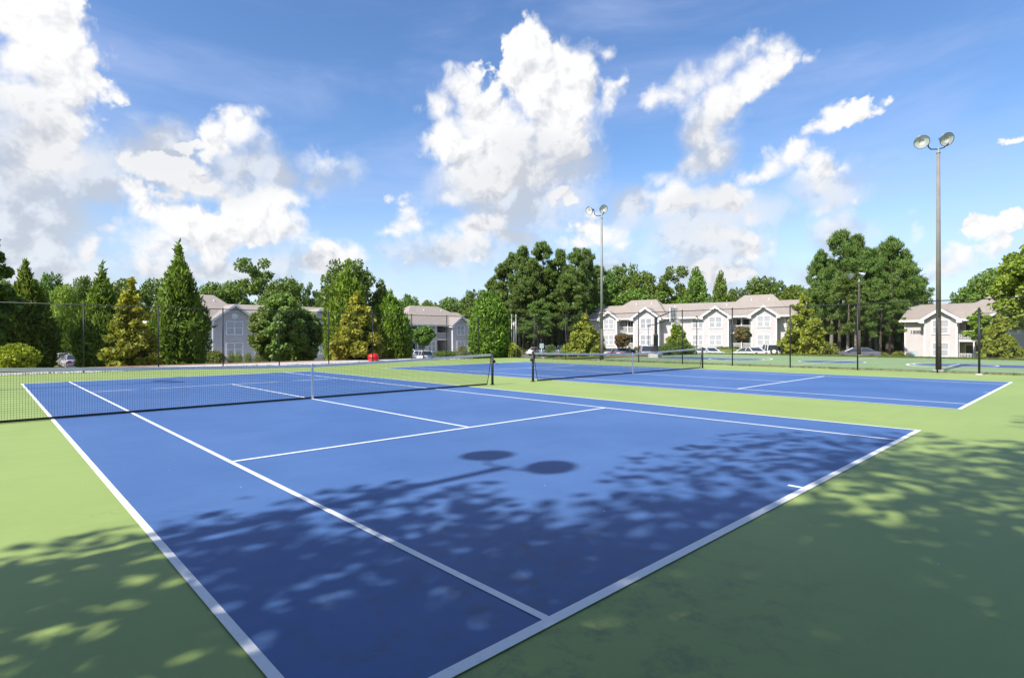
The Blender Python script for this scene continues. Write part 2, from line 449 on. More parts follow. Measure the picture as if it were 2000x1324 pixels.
# ------------------------------------------------------------------ tennis nets
def wires(segs, r, name, mat, parent):
    """thin three-sided cords, one per (p, q) pair"""
    P = np.array([s[0] for s in segs], float); Q = np.array([s[1] for s in segs], float)
    d = Q-P; d /= np.linalg.norm(d, axis=1)[:, None]
    ref = np.where(np.abs(d[:, 2:3]) < .9, np.array([[0, 0, 1.]]), np.array([[1., 0, 0]]))
    a = np.cross(d, ref); a /= np.linalg.norm(a, axis=1)[:, None]; c = np.cross(d, a)
    vs = []
    for base in (P, Q):
        for k in range(3):
            t = 2*PI*k/3; vs.append(base + (a*math.cos(t)+c*math.sin(t))*r)
    V = np.stack(vs, 1); n = len(P); off = np.arange(n)[:, None, None]*6
    F = np.array([[0, 1, 4, 3], [1, 2, 5, 4], [2, 0, 3, 5]])[None] + off
    me = bpy.data.meshes.new(name); me.from_pydata(V.reshape(-1, 3).tolist(), [], F.reshape(-1, 4).tolist())
    me.materials.append(MATS[mat]); return link(me, name, parent)
def tennis_net(cx, label):
    t = thing('tennis_net', label, 'net', (cx, 0, 0), 0, 'tennis nets')
    PX = 6.555
    def top(x): return .914+(1.07-.914)*(abs(x)/PX)**1.25
    EX = PX-.07
    def edge(z): return EX-.19*(1-z/1.07)**1.6 if z < 1.07 else EX
    segs = []; n = 290; yv = .0
    for i in range(n+1):
        x = -EX+2*EX*i/n; zt = top(x)-.03; z0 = .04
        if abs(x) > EX-.19:
            z0 = max(.04, 1.07*(1-((EX-abs(x))/.19)**(1/1.6)))
        if zt > z0+.03: segs.append(((x, 0, z0), (x, 0, zt)))
    for j in range(22):
        fz = .06+.94*j/22
        pts = [(-EX*1+.0+2*EX*k/24) for k in range(25)]
        row = [(max(-edge(fz*top(x)), min(edge(fz*top(x)), x)), 0, fz*(top(x)-.03)+.0) for x in pts]
        segs += list(zip(row[:-1], row[1:]))
    wires(segs, .0022, 'mesh', 'net_cord', t)
    tp = MB(); bb = MB(); K = 40
    for k in range(K):
        x0 = -EX+2*EX*k/K; x1 = -EX+2*EX*(k+1)/K
        w = .011
        tp.solid([(x0, -w, top(x0)-.072), (x0, w, top(x0)-.072), (x0, w*.8, top(x0)), (x0, -w*.8, top(x0))], [(x1, -w, top(x1)-.072), (x1, w, top(x1)-.072), (x1, w*.8, top(x1)), (x1, -w*.8, top(x1))])
        e = EX-.17; a = -e+2*e*k/K; b = -e+2*e*(k+1)/K
        bb.solid([(a, -.008, .012), (a, .008, .012), (a, .008, .062), (a, -.008, .062)], [(b, -.008, .012), (b, .008, .012), (b, .008, .062), (b, -.008, .062)])
    tp.build('top_tape', 'tape', t); bb.build('bottom_band', 'black_vinyl', t)
    st = MB().box(-.026, .026, -.016, -.012, .01, .93).box(-.026, .026, .012, .016, .01, .93).box(-.026, .026, -.016, .016, .915, .935)
    st.build('center_strap', 'white_line_paint', t)
    for sg in (-1, 1):
        e = MB(); zs = [.02, .15, .3, .5, .7, .9, 1.04]
        e.tube([(sg*edge(z), 0, z) for z in zs], .012, 6); e.build('side_cord', 'black_vinyl', t)
        p = MB(); p.tube([(sg*PX, 0, -.1), (sg*PX, 0, 1.07)], .043, 16); po = p.build('post', 'dark_paint', t, True)
        MB().lathe([(0, 1.07), (.046, 1.07), (.046, 1.09), (.03, 1.105), (0, 1.108)], 16, Matrix.Translation((sg*PX, 0, 0))).build('cap', 'dark_paint', po, True)
        MB().lathe([(.05, -.004), (.09, .0), (.085, .02), (.05, .025)], 16, Matrix.Translation((sg*PX, 0, .0))).build('ground_sleeve', 'dark_paint', po, True)
        if (cx == 0 and sg == 1) or (cx > 0 and sg == -1):
            w = MB(); M = Matrix.Translation((sg*PX+sg*.05, 0, .80)) @ Matrix.Rotation(sg*PI/2, 4, 'Y')
            w.lathe([(0, -.01), (.055, -.01), (.055, .05), (.045, .06), (0, .06)], 16, M)
            w.tube([(sg*PX+sg*.10, 0, .80), (sg*PX+sg*.11, -.10, .72)], .009, 6); w.tube([(sg*PX+sg*.11, -.10, .72), (sg*PX+sg*.18, -.10, .72)], .013, 8)
            w.build('net_winder', 'dark_paint', po)
    return t
tennis_net(0, 'long tennis net across the nearer blue court, reaching the left edge of the photo')
tennis_net(C2, 'farther tennis net across the second blue court, on the right')

# ------------------------------------------------------------------ chain link fences
def fence(p0, p1, n, h, label, skip=(), rails=(1.0,), z0=0., lowpost=None):
    a = Vector((*p0, 0)); b = Vector((*p1, 0)); Lg = (b-a).length; rz = math.atan2(b.y-a.y, b.x-a.x)
    t = thing('chain_link_fence', label, 'fence', (a.x, a.y, z0), rz, 'chain link fences round the courts')
    sp = Lg/n
    for i in range(n+1):
        if i in skip: continue
        r = .04 if i in (0, n) else .032
        hh = h if lowpost is None or i != lowpost[0] else lowpost[1]
        mb = MB(); mb.tube([(i*sp, 0, -.2), (i*sp, 0, hh+.02)], r, 10); mb.lathe([(r+.004, hh+.01), (r+.004, hh+.04), (.01, hh+.075), (0, hh+.078)], 10, Matrix.Translation((i*sp, 0, 0)))
        mb.build('post', 'dark_paint', t, True)
    MB().tube([(0, 0, h-.015), (Lg, 0, h-.015)], .021, 8).build('top_rail', 'dark_paint', t, True)
    MB().tube([(0, .0, .09), (Lg, 0, .09)], .006, 5).build('bottom_wire', 'dark_paint', t)
    segs = []; s = .075; y = .036; H = h-.04; zb = .05
    k = int((Lg+H)/s)+1
    for i in range(k):
        x = -H+i*s
        xa, za, xb, zb2 = x, zb, x+H-zb, H
        if xa < 0: za += -xa; xa = 0
        if xb > Lg: zb2 -= xb-Lg; xb = Lg
        if xb-xa > .05:
            segs.append(((xa, y, za), (xb, y, zb2))); segs.append(((Lg-xa, y+.004, za), (Lg-xb, y+.004, zb2)))
    wires(segs, .0017, 'chain_mesh', 'net_cord', t)
    return t
FH = 3.25
fence((-12.4, 18.35), (25.4, 18.35), 12, FH, 'tall black chain link fence along the far end of the tennis courts')
fence((25.4, 18.35), (25.4, -15.2), 11, FH, 'tall black chain link fence between the second tennis court and the basketball court', skip=(0,))
# corner posts of bare galvanised pipe and a gate post
t = thing('gate_post', 'short black fence post with a pale concrete foot, right of the near light pole', 'fence post', (25.02, -10.55, 0))
MB().tube([(0, 0, -.1), (0, 0, 2.78)], .04, 12).build('pipe', 'dark_paint', t, True)
MB().lathe([(.042, 2.77), (.046, 2.8), (.03, 2.86), (0, 2.87)], 12).build('cap', 'dark_paint', t, True)
MB().lathe([(.13, -.02), (.12, .03), (.08, .05), (0, .05)], 14).build('footing', 'concrete', t)
for dx, dy, lb in ((.35, .75, 'left galvanised corner post of the pair where the two fences meet'), (.55, .45, 'right galvanised corner post of the pair where the two fences meet')):
    t = thing('corner_post', lb, 'fence post', (25.4+dx, 18.35+dy-.9, -.06), 0, 'galvanised corner posts')
    MB().tube([(0, 0, 0), (0, 0, 3.5)], .038, 12).build('pipe', 'galvanised', t, True)
    MB().lathe([(.055, 3.49), (.055, 3.53), (.03, 3.58), (0, 3.59)], 12).build('cap', 'galvanised', t, True)
fence((47.3, -8.1), (47.3, -26), 5, 3.35, 'grey railed fence beyond the basketball court at the right edge', z0=-.03)

# ------------------------------------------------------------------ light poles
def flood_head(mb_shell, mb_refl, mb_arm, c, aim, s=1.0):
    d = Vector(aim).normalized(); q = d.to_track_quat('Z', 'Y').to_matrix().to_4x4(); M = Matrix.Translation(c) @ q
    r = .30*s
    mb_shell.lathe([(0, -.42*s), (.07*s, -.42*s), (.09*s, -.30*s), (.13*s, -.22*s), (.22*s, -.12*s), (r, .02), (r*1.06, .03), (r*1.06, .06), (r, .06)], 24, M)
    mb_refl.lathe([(0, .012), (.10*s, .01), (.12*s, .03), (.2*s, .022), (r*.985, .045)], 24, M)
def light_pole(x, y, z, h, label, mats, aims, sc=1., r0=.13, dark=2.65, arm_dir=(0.745, -0.667), offs=(-.70, .36)):
    t = thing('light_pole', label, 'light pole', (x, y, z), 0, 'floodlight poles round the courts')
    r1 = r0*.62; rd = r0-(r0-r1)*dark/h
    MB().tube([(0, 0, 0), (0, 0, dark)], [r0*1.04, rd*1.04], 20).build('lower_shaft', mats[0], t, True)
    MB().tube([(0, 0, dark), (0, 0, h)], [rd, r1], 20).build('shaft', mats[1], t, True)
    MB().lathe([(.16+r0, -.02), (.16+r0, .05), (r0+.02, .08)], 20).build('foundation', 'concrete', t)
    MB().lathe([(r1+.02, h-.05), (r1+.02, h+.02), (.05, h+.04), (.05, h+.22), (0, h+.22)], 16).build('tenon', 'pole_green', t, True)
    ad = Vector((*arm_dir, 0)).normalized(); A = MB()
    ol, orr = offs; z1 = h+.50*sc; z2 = h+.62*sc
    pts = [ad*(ol*.62)+Vector((0, 0, z1)), ad*(ol*.60)+Vector((0, 0, h+.26)), ad*(ol*.45)+Vector((0, 0, h+.14)), Vector((0, 0, h+.15)), ad*(orr*.7)+Vector((0, 0, h+.22)), ad*(orr*1.3)+Vector((0, 0, h+.42))]
    A.tube(pts, .026*sc, 8); A.build('bracket', 'dark_paint', t, True)
    for sg, aim in zip((-1, 1), aims):
        c = ad*(ol if sg < 0 else orr) + Vector((0, 0, z1 if sg < 0 else z2))
        sh = MB(); rf = MB(); flood_head(sh, rf, None, c, aim, sc)
        hd = sh.build('floodlight', 'lamp_shell', t, True); rf.build('lens', 'reflector', hd, True)
    return t
gx, gy = gp(1833, 26.5)
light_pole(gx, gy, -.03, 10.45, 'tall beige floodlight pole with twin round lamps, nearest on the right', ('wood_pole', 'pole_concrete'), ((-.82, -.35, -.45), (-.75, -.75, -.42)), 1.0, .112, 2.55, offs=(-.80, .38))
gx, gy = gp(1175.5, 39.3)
light_pole(gx, gy, -.05, 10.15, 'tall grey green floodlight pole with twin round lamps, in the middle of the photo', ('pole_dark', 'pole_green'), ((-.95, .15, -.3), (-.55, -.85, -.25)), .98, .11, 2.3, offs=(-.85, .12))
gx, gy = gp(1678, 50)
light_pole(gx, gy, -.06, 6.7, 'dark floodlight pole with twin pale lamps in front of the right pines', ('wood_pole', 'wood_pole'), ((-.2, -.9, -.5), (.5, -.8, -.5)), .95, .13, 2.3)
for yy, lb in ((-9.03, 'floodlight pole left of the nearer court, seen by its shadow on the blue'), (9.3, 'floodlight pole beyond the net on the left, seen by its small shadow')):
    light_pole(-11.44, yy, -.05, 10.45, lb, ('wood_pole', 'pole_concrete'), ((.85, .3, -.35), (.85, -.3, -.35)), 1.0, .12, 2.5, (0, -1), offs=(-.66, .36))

# ------------------------------------------------------------------ basketball hoop
gx, gy = gp(1281, 45.2)
t = thing('basketball_hoop', 'black basketball hoop with clear backboard and orange rim beside the blue half court', 'basketball hoop', (gx, gy, -.02), math.atan2(-1, 0)+PI/2+R(12))
# local: board faces -y
MB().box(-.09, .09, -.09, .09, 0, 3.3).build('post', 'dark_paint', t, bevel=.01)
MB().box(-.55, .45, -.35, .45, -.02, .32).build('base_block', 'concrete', t, bevel=.03)
MB().box(-.16, .16, -.15, .15, .33, 1.9).build('padding', 'black_vinyl', t, bevel=.03)
a = MB(); a.tube([(0, -.05, 3.25), (0, -1.35, 3.75)], .045, 8); a.tube([(0, -.05, 2.75), (0, -1.35, 3.15)], .045, 8); a.tube([(.0, .05, 2.7), (0, .65, 2.62)], .03, 8)
a.tube([(0, .62, 2.62), (0, .62, 1.0)], .02, 8); a.tube([(0, .62, 1.05), (0, .05, 1.0)], .02, 8); a.build('arm', 'dark_paint', t, True)
bb = MB(); bb.box(-.9, .9, -1.44, -1.425, 2.9, 3.97).build('backboard', 'backboard_acrylic', t)
fr = MB()
for x0, x1, z0, z1 in ((-.93, .93, 2.87, 2.91), (-.93, .93, 3.96, 4.0), (-.93, -.89, 2.87, 4.0), (.89, .93, 2.87, 4.0)): fr.box(x0, x1, -1.455, -1.405, z0, z1)
fr.build('backboard_frame', 'white_paint_metal', t)
sq = MB()
for x0, x1, z0, z1 in ((-.31, .31, 3.02, 3.07), (-.31, .31, 3.45, 3.5), (-.31, -.26, 3.07, 3.45), (.26, .31, 3.07, 3.45)): sq.box(x0, x1, -1.462, -1.456, z0, z1)
for x0, x1 in ((-.33, -.28), (.28, .33)): sq.box(x0, x1, -1.40, -1.36, 2.9, 3.95)
sq.build('target_square', 'dark_paint', t)
rm = MB(); rm.tube([(.23*math.cos(k*PI/10), -1.72+.23*math.sin(k*PI/10), 3.05) for k in range(21)], .012, 6); rm.box(-.1, .1, -1.5, -1.455, 2.95, 3.08)
rim = rm.build('rim', 'orange_rim', t)
seg = []
for k in range(12):
    for sgn in (1, -1):
        for q in range(4):
            r0 = .225-.03*q; r1 = .225-.03*(q+1); a0 = k*PI/6+sgn*q*PI/12; a1 = k*PI/6+sgn*(q+1)*PI/12
            seg.append(((r0*math.cos(a0), -1.72+r0*math.sin(a0), 3.04-.11*q), (r1*math.cos(a1), -1.72+r1*math.sin(a1), 3.04-.11*(q+1))))
wires(seg, .006, 'net', 'white_trim', rim)

# ------------------------------------------------------------------ small street furniture
def street_lamp(px, t_, top, label, mat='galvanised'):
    x, y = gp(px, t_); z = hz(x, y); h = elev(top, t_)-z
    t = thing('street_lamp', label, 'street lamp', (x, y, z), 0, 'post lamps by the parking lot')
    MB().lathe([(.16, 0), (.16, .08), (.10, .35), (.07, .6), (.05, h-.75), (.045, h-.62), (.10, h-.58), (.10, h-.55), (0, h-.55)], 12).build('post', mat, t, True)
    MB().lathe([(.08, h-.55), (.15, h-.42), (.19, h-.28), (.17, h-.14), (.10, h-.08)], 14).build('lamp_shade', 'lamp_globe', t, True)
    MB().lathe([(.20, h-.16), (.12, h-.05), (.03, h-.02), (.02, h+.06), (0, h+.07)], 14).build('finial', mat, t, True)
street_lamp(1004, 66, 628, 'pale post lamp standing before the pines, beside the rounded conifer')
street_lamp(1361, 78, 618, 'thin post lamp in front of the middle of the pink apartment block', 'dark_paint')
x, y = gp(1058, 60); z = hz(x, y)
t = thing('parking_sign', 'small plain pale sign on a post by the parked cars', 'sign', (x, y, z), R(-42))
MB().tube([(0, .02, 0), (0, .02, elev(672, 60)-z-.1)], .03, 8).build('post', 'galvanised', t, True)
hs = elev(671, 60)-z
MB().box(-.22, .22, -.01, .01, hs-.52, hs).build('panel', 'sign_face', t, bevel=.008)
# a red lidded bin
x, y = gp(729, 40.5); z = hz(x, y); top = elev(689.5, 40.5)
t = thing('red_bin', 'bright red dome topped container beside the golden magnolia', 'bin', (x, y, z), R(-35))
bh = top-z
MB().lathe([(.30, 0), (.36, .05), (.39, bh-.30), (0, bh-.30)], 20).build('body', 'red_plastic', t, True)
MB().lathe([(.42, bh-.31), (.42, bh-.25), (.38, bh-.14), (.26, bh-.05), (.08, bh), (0, bh)], 20).build('lid', 'red_plastic', t, True)

# ------------------------------------------------------------------ vehicles
def wheel(t, x, y, r=.33, w=.22):
    sg = 1 if y > 0 else -1
    M = Matrix.Translation((x, y, r)) @ Matrix.Rotation(-sg*PI/2, 4, 'X')
    wh = MB().lathe([(r*.60, -w/2), (r*.93, -w/2), (r, -w*.3), (r, w*.3), (r*.93, w/2), (r*.60, w/2)], 20, M).build('wheel', 'rubber', t, True)
    MB().lathe([(0, w*.34), (r*.12, w*.36), (r*.5, w*.28), (r*.60, w*.44), (r*.60, -w*.4)], 20, M).build('rim', 'hub', wh, True)
def car(kind, mat, label, px, t_, heading, cat='car', z=None, sc=1., group='cars parked around the lots', xy=None):
    x, y = xy if xy else gp(px, t_)
    z = hz(x, y)+.06 if z is None else z
    nm = {'sedan': 'parked_car', 'suv': 'parked_suv', 'van': 'parked_van', 'pickup': 'pickup_truck', 'jeep': 'parked_jeep', 'hatch': 'parked_car'}[kind]
    if kind == 'jeep': nm = 'off_road_car'
    t = thing(nm, label, cat, (x, y, z), heading, group)
    t.scale = (sc, sc, sc)
    # length along x (front +x); body outline (x, z), roof outline
    if kind in ('sedan', 'hatch'):
        Lh, Wd, H = 2.3, .9, 1.45
        prof = [(-2.30, .45), (-2.28, .80), (-2.15, .98), (-1.55, 1.02), (-.2, .98), (.95, .97), (1.6, .90), (2.15, .76), (2.30, .58), (2.28, .30), (-2.24, .28)]
        cab = [(-1.75, 1.0), (-1.05, 1.42), (-.2, 1.45), (.35, 1.38), (1.15, .96)]
        if kind == 'hatch': cab = [(-2.15, .98), (-1.75, 1.42), (-.3, 1.48), (.35, 1.38), (1.15, .96)]
    elif kind in ('suv', 'van'):
        Lh, Wd, H = 2.35, .95, 1.78
        prof = [(-2.35, .50), (-2.33, .95), (-2.28, 1.10), (-.2, 1.10), (1.15, 1.08), (1.9, 1.0), (2.25, .86), (2.35, .62), (2.33, .34), (-2.30, .34)]
        cab = [(-2.25, 1.09), (-1.98, 1.72), (-.3, 1.78), (.5, 1.70), (1.25, 1.08)]
    elif kind == 'jeep':
        Lh, Wd, H = 2.1, .85, 1.85
        prof = [(-2.1, .5), (-2.1, 1.12), (.55, 1.12), (.62, 1.06), (1.95, 1.02), (2.0, .95), (2.0, .5)]
        cab = [(-2.06, 1.11), (-1.95, 1.80), (.2, 1.83), (.52, 1.11)]
    else:
        Lh, Wd, H = 2.8, .97, 1.85
        prof = [(-2.8, .55), (-2.8, 1.12), (-.85, 1.12), (1.45, 1.12), (2.5, 1.02), (2.75, .9), (2.8, .5), (-2.75, .5)]
        cab = [(-.8, 1.11), (-.6, 1.80), (.5, 1.82), (1.35, 1.11)]
    if kind == 'jeep': prof.append((-2.05, .5))
    b = MB()
    def inset(p, yy, k=.0): return [(q[0]*(1-k*.02), yy, q[1]) for q in p]
    n = len(prof)
    loops = [[(px_*.985, -Wd*.94, .03+z_*.97 if z_ > .7 else z_) for px_, z_ in prof], [(px_, -Wd, z_-.05 if z_ > .7 else z_) for px_, z_ in prof],
             [(px_, Wd, z_-.05 if z_ > .7 else z_) for px_, z_ in prof], [(px_*.985, Wd*.94, .03+z_*.97 if z_ > .7 else z_) for px_, z_ in prof]]
    # closed body from two side skins and a crowned top
    crown = [[(q[0], y_, q[1]) for q in prof] for y_ in (-Wd*.8, Wd*.8)]
    L_ = [[(p_, -Wd, min(z_, .82)) for p_, z_ in prof], crown[0], crown[1], [(p_, Wd, min(z_, .82)) for p_, z_ in prof]]
    v0 = 0
    for lp in L_: b.v += lp
    b.f.append(tuple(range(n))); b.f.append(tuple(3*n+i for i in reversed(range(n))))
    for q in range(3):
        for i in range(n):
            j = (i+1) % n; b.f.append((q*n+i, q*n+j, (q+1)*n+j, (q+1)*n+i))
    body = b.build('body', mat, t, bevel=.03)
    # greenhouse: glass volume with roof and pillars over it
    wi, wo = Wd*.74, Wd*.90
    zb = cab[0][1]; zt = max(q[1] for q in cab)
    def cy(zv): return wo+(wi-wo)*(zv-zb)/(zt-zb)
    g = MB(); g.solid([(p_, -cy(z_), z_) for p_, z_ in cab], [(p_, cy(z_), z_) for p_, z_ in cab])
    gl = g.build('window_glass', 'car_glass', t)
    rf = MB(); top = cab[1:-1]
    rf.solid([(p_+(.02 if i else -.02), -cy(z_)-.01, z_+.005) for i, (p_, z_) in enumerate(top)] + [(p_, -cy(z_)-.01, z_-.07) for p_, z_ in reversed(top)],
             [(p_+(.02 if i else -.02), cy(z_)+.01, z_+.005) for i, (p_, z_) in enumerate(top)] + [(p_, cy(z_)+.01, z_-.07) for p_, z_ in reversed(top)])
    rf.build('roof', mat, t, bevel=.02)
    for sg in (-1, 1):
        for (q0, q1) in ((cab[0], cab[1]), (cab[-1], cab[-2])):
            MB().tube([(q0[0], sg*(cy(q0[1])-.005), q0[1]), (q1[0], sg*(cy(q1[1])-.005), q1[1])], .045, 6).build('pillar', mat, t)
        xm = (cab[1][0]+cab[-2][0])/2-.1
        for xq in ((xm,) if kind in ('sedan', 'pickup', 'jeep') else (xm, cab[1][0]+.35)):
            MB().tube([(xq, sg*cy(zb), zb), (xq, sg*cy(zt), zt-.03)], .04, 6).build('pillar', mat, t)
    wx = Lh*.63
    for xx in (-wx, wx):
        for sg in (-1, 1): wheel(t, xx, sg*(Wd-.10), .34 if kind in ('sedan', 'hatch') else .38)
    for sg in (-1, 1):
        MB().box(-Lh-.012, -Lh+.12, sg*Wd*.72-.16, sg*Wd*.72+.16, .72 if kind != 'jeep' else .6, .88 if kind != 'jeep' else .78).build('taillight', 'tail_lens', t, bevel=.01)
        MB().box(Lh-.25, Lh+.005, sg*Wd*.70-.17, sg*Wd*.70+.17, .60, .74).build('headlight', 'head_lens', t, bevel=.01)
        MB().box(.75, .92, sg*(Wd+.08)-.09, sg*(Wd+.08)+.09, 1.0, 1.12).build('wing_mirror', mat, t, bevel=.02)
    MB().box(-Lh-.06, -Lh+.1, -Wd*.9, Wd*.9, .38, .58).build('bumper', mat if kind in ('sedan', 'hatch') else 'car_grey', t, bevel=.03)
    MB().box(Lh-.08, Lh+.05, -Wd*.9, Wd*.9, .34, .54).build('bumper', mat, t, bevel=.03)
    MB().box(-Lh-.075, -Lh-.055, -.26, .26, .62, .76).build('number_plate', 'white_trim', t)
    if kind == 'jeep':
        M = Matrix.Translation((-Lh-.13, .1, 1.02)) @ Matrix.Rotation(-PI/2, 4, 'Y')
        sp = MB().lathe([(.2, -.1), (.36, -.1), (.39, -.05), (.39, .07), (.36, .11), (.24, .11)], 20, M).build('spare_wheel', 'rubber', t, True)
        MB().lathe([(.24, .08), (.05, .12), (0, .12)], 20, M).build('rim', 'car_white', sp, True)
    return t
def head(px, extra): return math.atan2(bearing(px).y, bearing(px).x)+R(extra)
car('sedan', 'car_lilac', 'pale lilac silver sedan seen from behind under the far left conifers', 145, 56, head(145, 6))
car('hatch', 'car_cream', 'pale cream car half hidden left of the silver sedan under the conifers', 117, 61, head(117, -25))
car('sedan', 'car_green', 'dark green grey car left of the white wagon, behind the slim cypress', 768, 74, head(768, 200))
car('sedan', 'car_silver', 'silver sedan with its nose toward the courts, touching the white wagon', 795, 78, head(795, 215))
car('suv', 'car_white', 'white wagon seen from behind in front of the grey apartment block', 822, 77, head(822, 28), z=-1.72, sc=.92)
hd = 0.12
for px, k, mt, lb in ((1052, 'sedan', 'car_white', 'white car behind the left post of the farther net'),
                      (1072, 'suv', 'car_white', 'second white car in the row left of the golden magnolia'),
                      (1101, 'pickup', 'car_silver', 'silver pickup truck in the row left of the golden magnolia'),
                      (1129, 'sedan', 'car_dark', 'black car in the row, right of the silver pickup truck'),
                      (1152, 'sedan', 'car_maroon', 'dark maroon car under the golden magnolia by the net tape'),
                      (1168, 'sedan', 'car_white', 'white sedan just left of the middle light pole'),
                      (1195, 'sedan', 'car_silver', 'silver sedan just right of the middle light pole'),
                      (1222, 'sedan', 'car_grey', 'grey car at the right end of the row, behind the center strap')):
    bx = bearing(px); tt = (65.5-CAM.x)/bx.x
    car(k, mt, lb, px, tt, hd)
car('van', 'car_lilac', 'lilac silver minivan behind the basketball post', 1262, 66, head(1262, 8), 'van')
car('hatch', 'car_dark', 'small black car right beside the basketball post', 1286, 64, head(1286, 4))
car('sedan', 'car_white', 'white sedan behind the right post of the farther net', 1384, 70, head(1384, 215), z=-.95, sc=.92)
car('sedan', 'car_white', 'white sedan with red lamps, left of the white off road car', 1463, 60, head(1463, 35), z=-.72, sc=.88)
car('jeep', 'car_white', 'boxy white off road car with a spare wheel on its back', 1503, 60, head(1503, 14), z=-.78, sc=.9)
car('pickup', 'car_silver', 'low silver truck between the off road car and the big magnolia', 1532, 60, head(1532, 205), 'truck', z=-1.15, sc=.9)
car('suv', 'car_white', 'white wagon seen from the side under the big magnolia', 1562, 58, head(1562, 260), z=-.95, sc=.9)
car('sedan', 'car_grey', 'grey car whose roof shows beside the dark light pole', 1672, 66, head(1672, 95))

# ------------------------------------------------------------------ buildings
WMESH = {}
def window(parent, x, z, w, h, y):
    key = (w, h)
    if key not in WMESH:
        f = MB(); c = .13
        f.box(-w/2-c, w/2+c, -.07, -.003, h, h+c).box(-w/2-c, w/2+c, -.08, -.003, -c, 0)
        f.box(-w/2-c, -w/2, -.07, -.003, 0, h).box(w/2, w/2+c, -.07, -.003, 0, h)
        f.box(-.06, .06, -.065, -.003, 0, h)
        for sg in (-1, 1):
            xa, xb = sorted((sg*.06, sg*w/2))
            f.box(xa, xb, -.05, -.003, h/2-.04, h/2+.04)
            f.box(xa, xa+.04, -.045, -.003, 0, h/2-.04).box(xb-.04, xb, -.045, -.003, 0, h/2-.04)
        p = MB(); p.box(-w/2, w/2, -.028, -.002, 0, h)
        WMESH[key] = (f.mesh('window', 'white_trim'), p.mesh('pane', 'blinded_glass'))
    a, b = WMESH[key]
    o = link(a, 'window', parent, (x, y, z)); link(b, 'pane', o); return o
def hiproof(mb, x0, x1, y0, y1, ze, zr, hl, hr):
    ym = (y0+y1)/2; ins = min((y1-y0)/2*.95, (x1-x0)*.31)
    xa = x0+(ins if hl else 0); xb = x1-(ins if hr else 0)
    b = len(mb.v)
    mb.v += [(x0, y0, ze), (x1, y0, ze), (x1, y1, ze), (x0, y1, ze), (xa, ym, zr), (xb, ym, zr)]
    mb.f += [(b, b+1, b+5, b+4), (b+2, b+3, b+4, b+5), (b+1, b+2, b+5), (b+3, b, b+4), (b+3, b+2, b+1, b)]
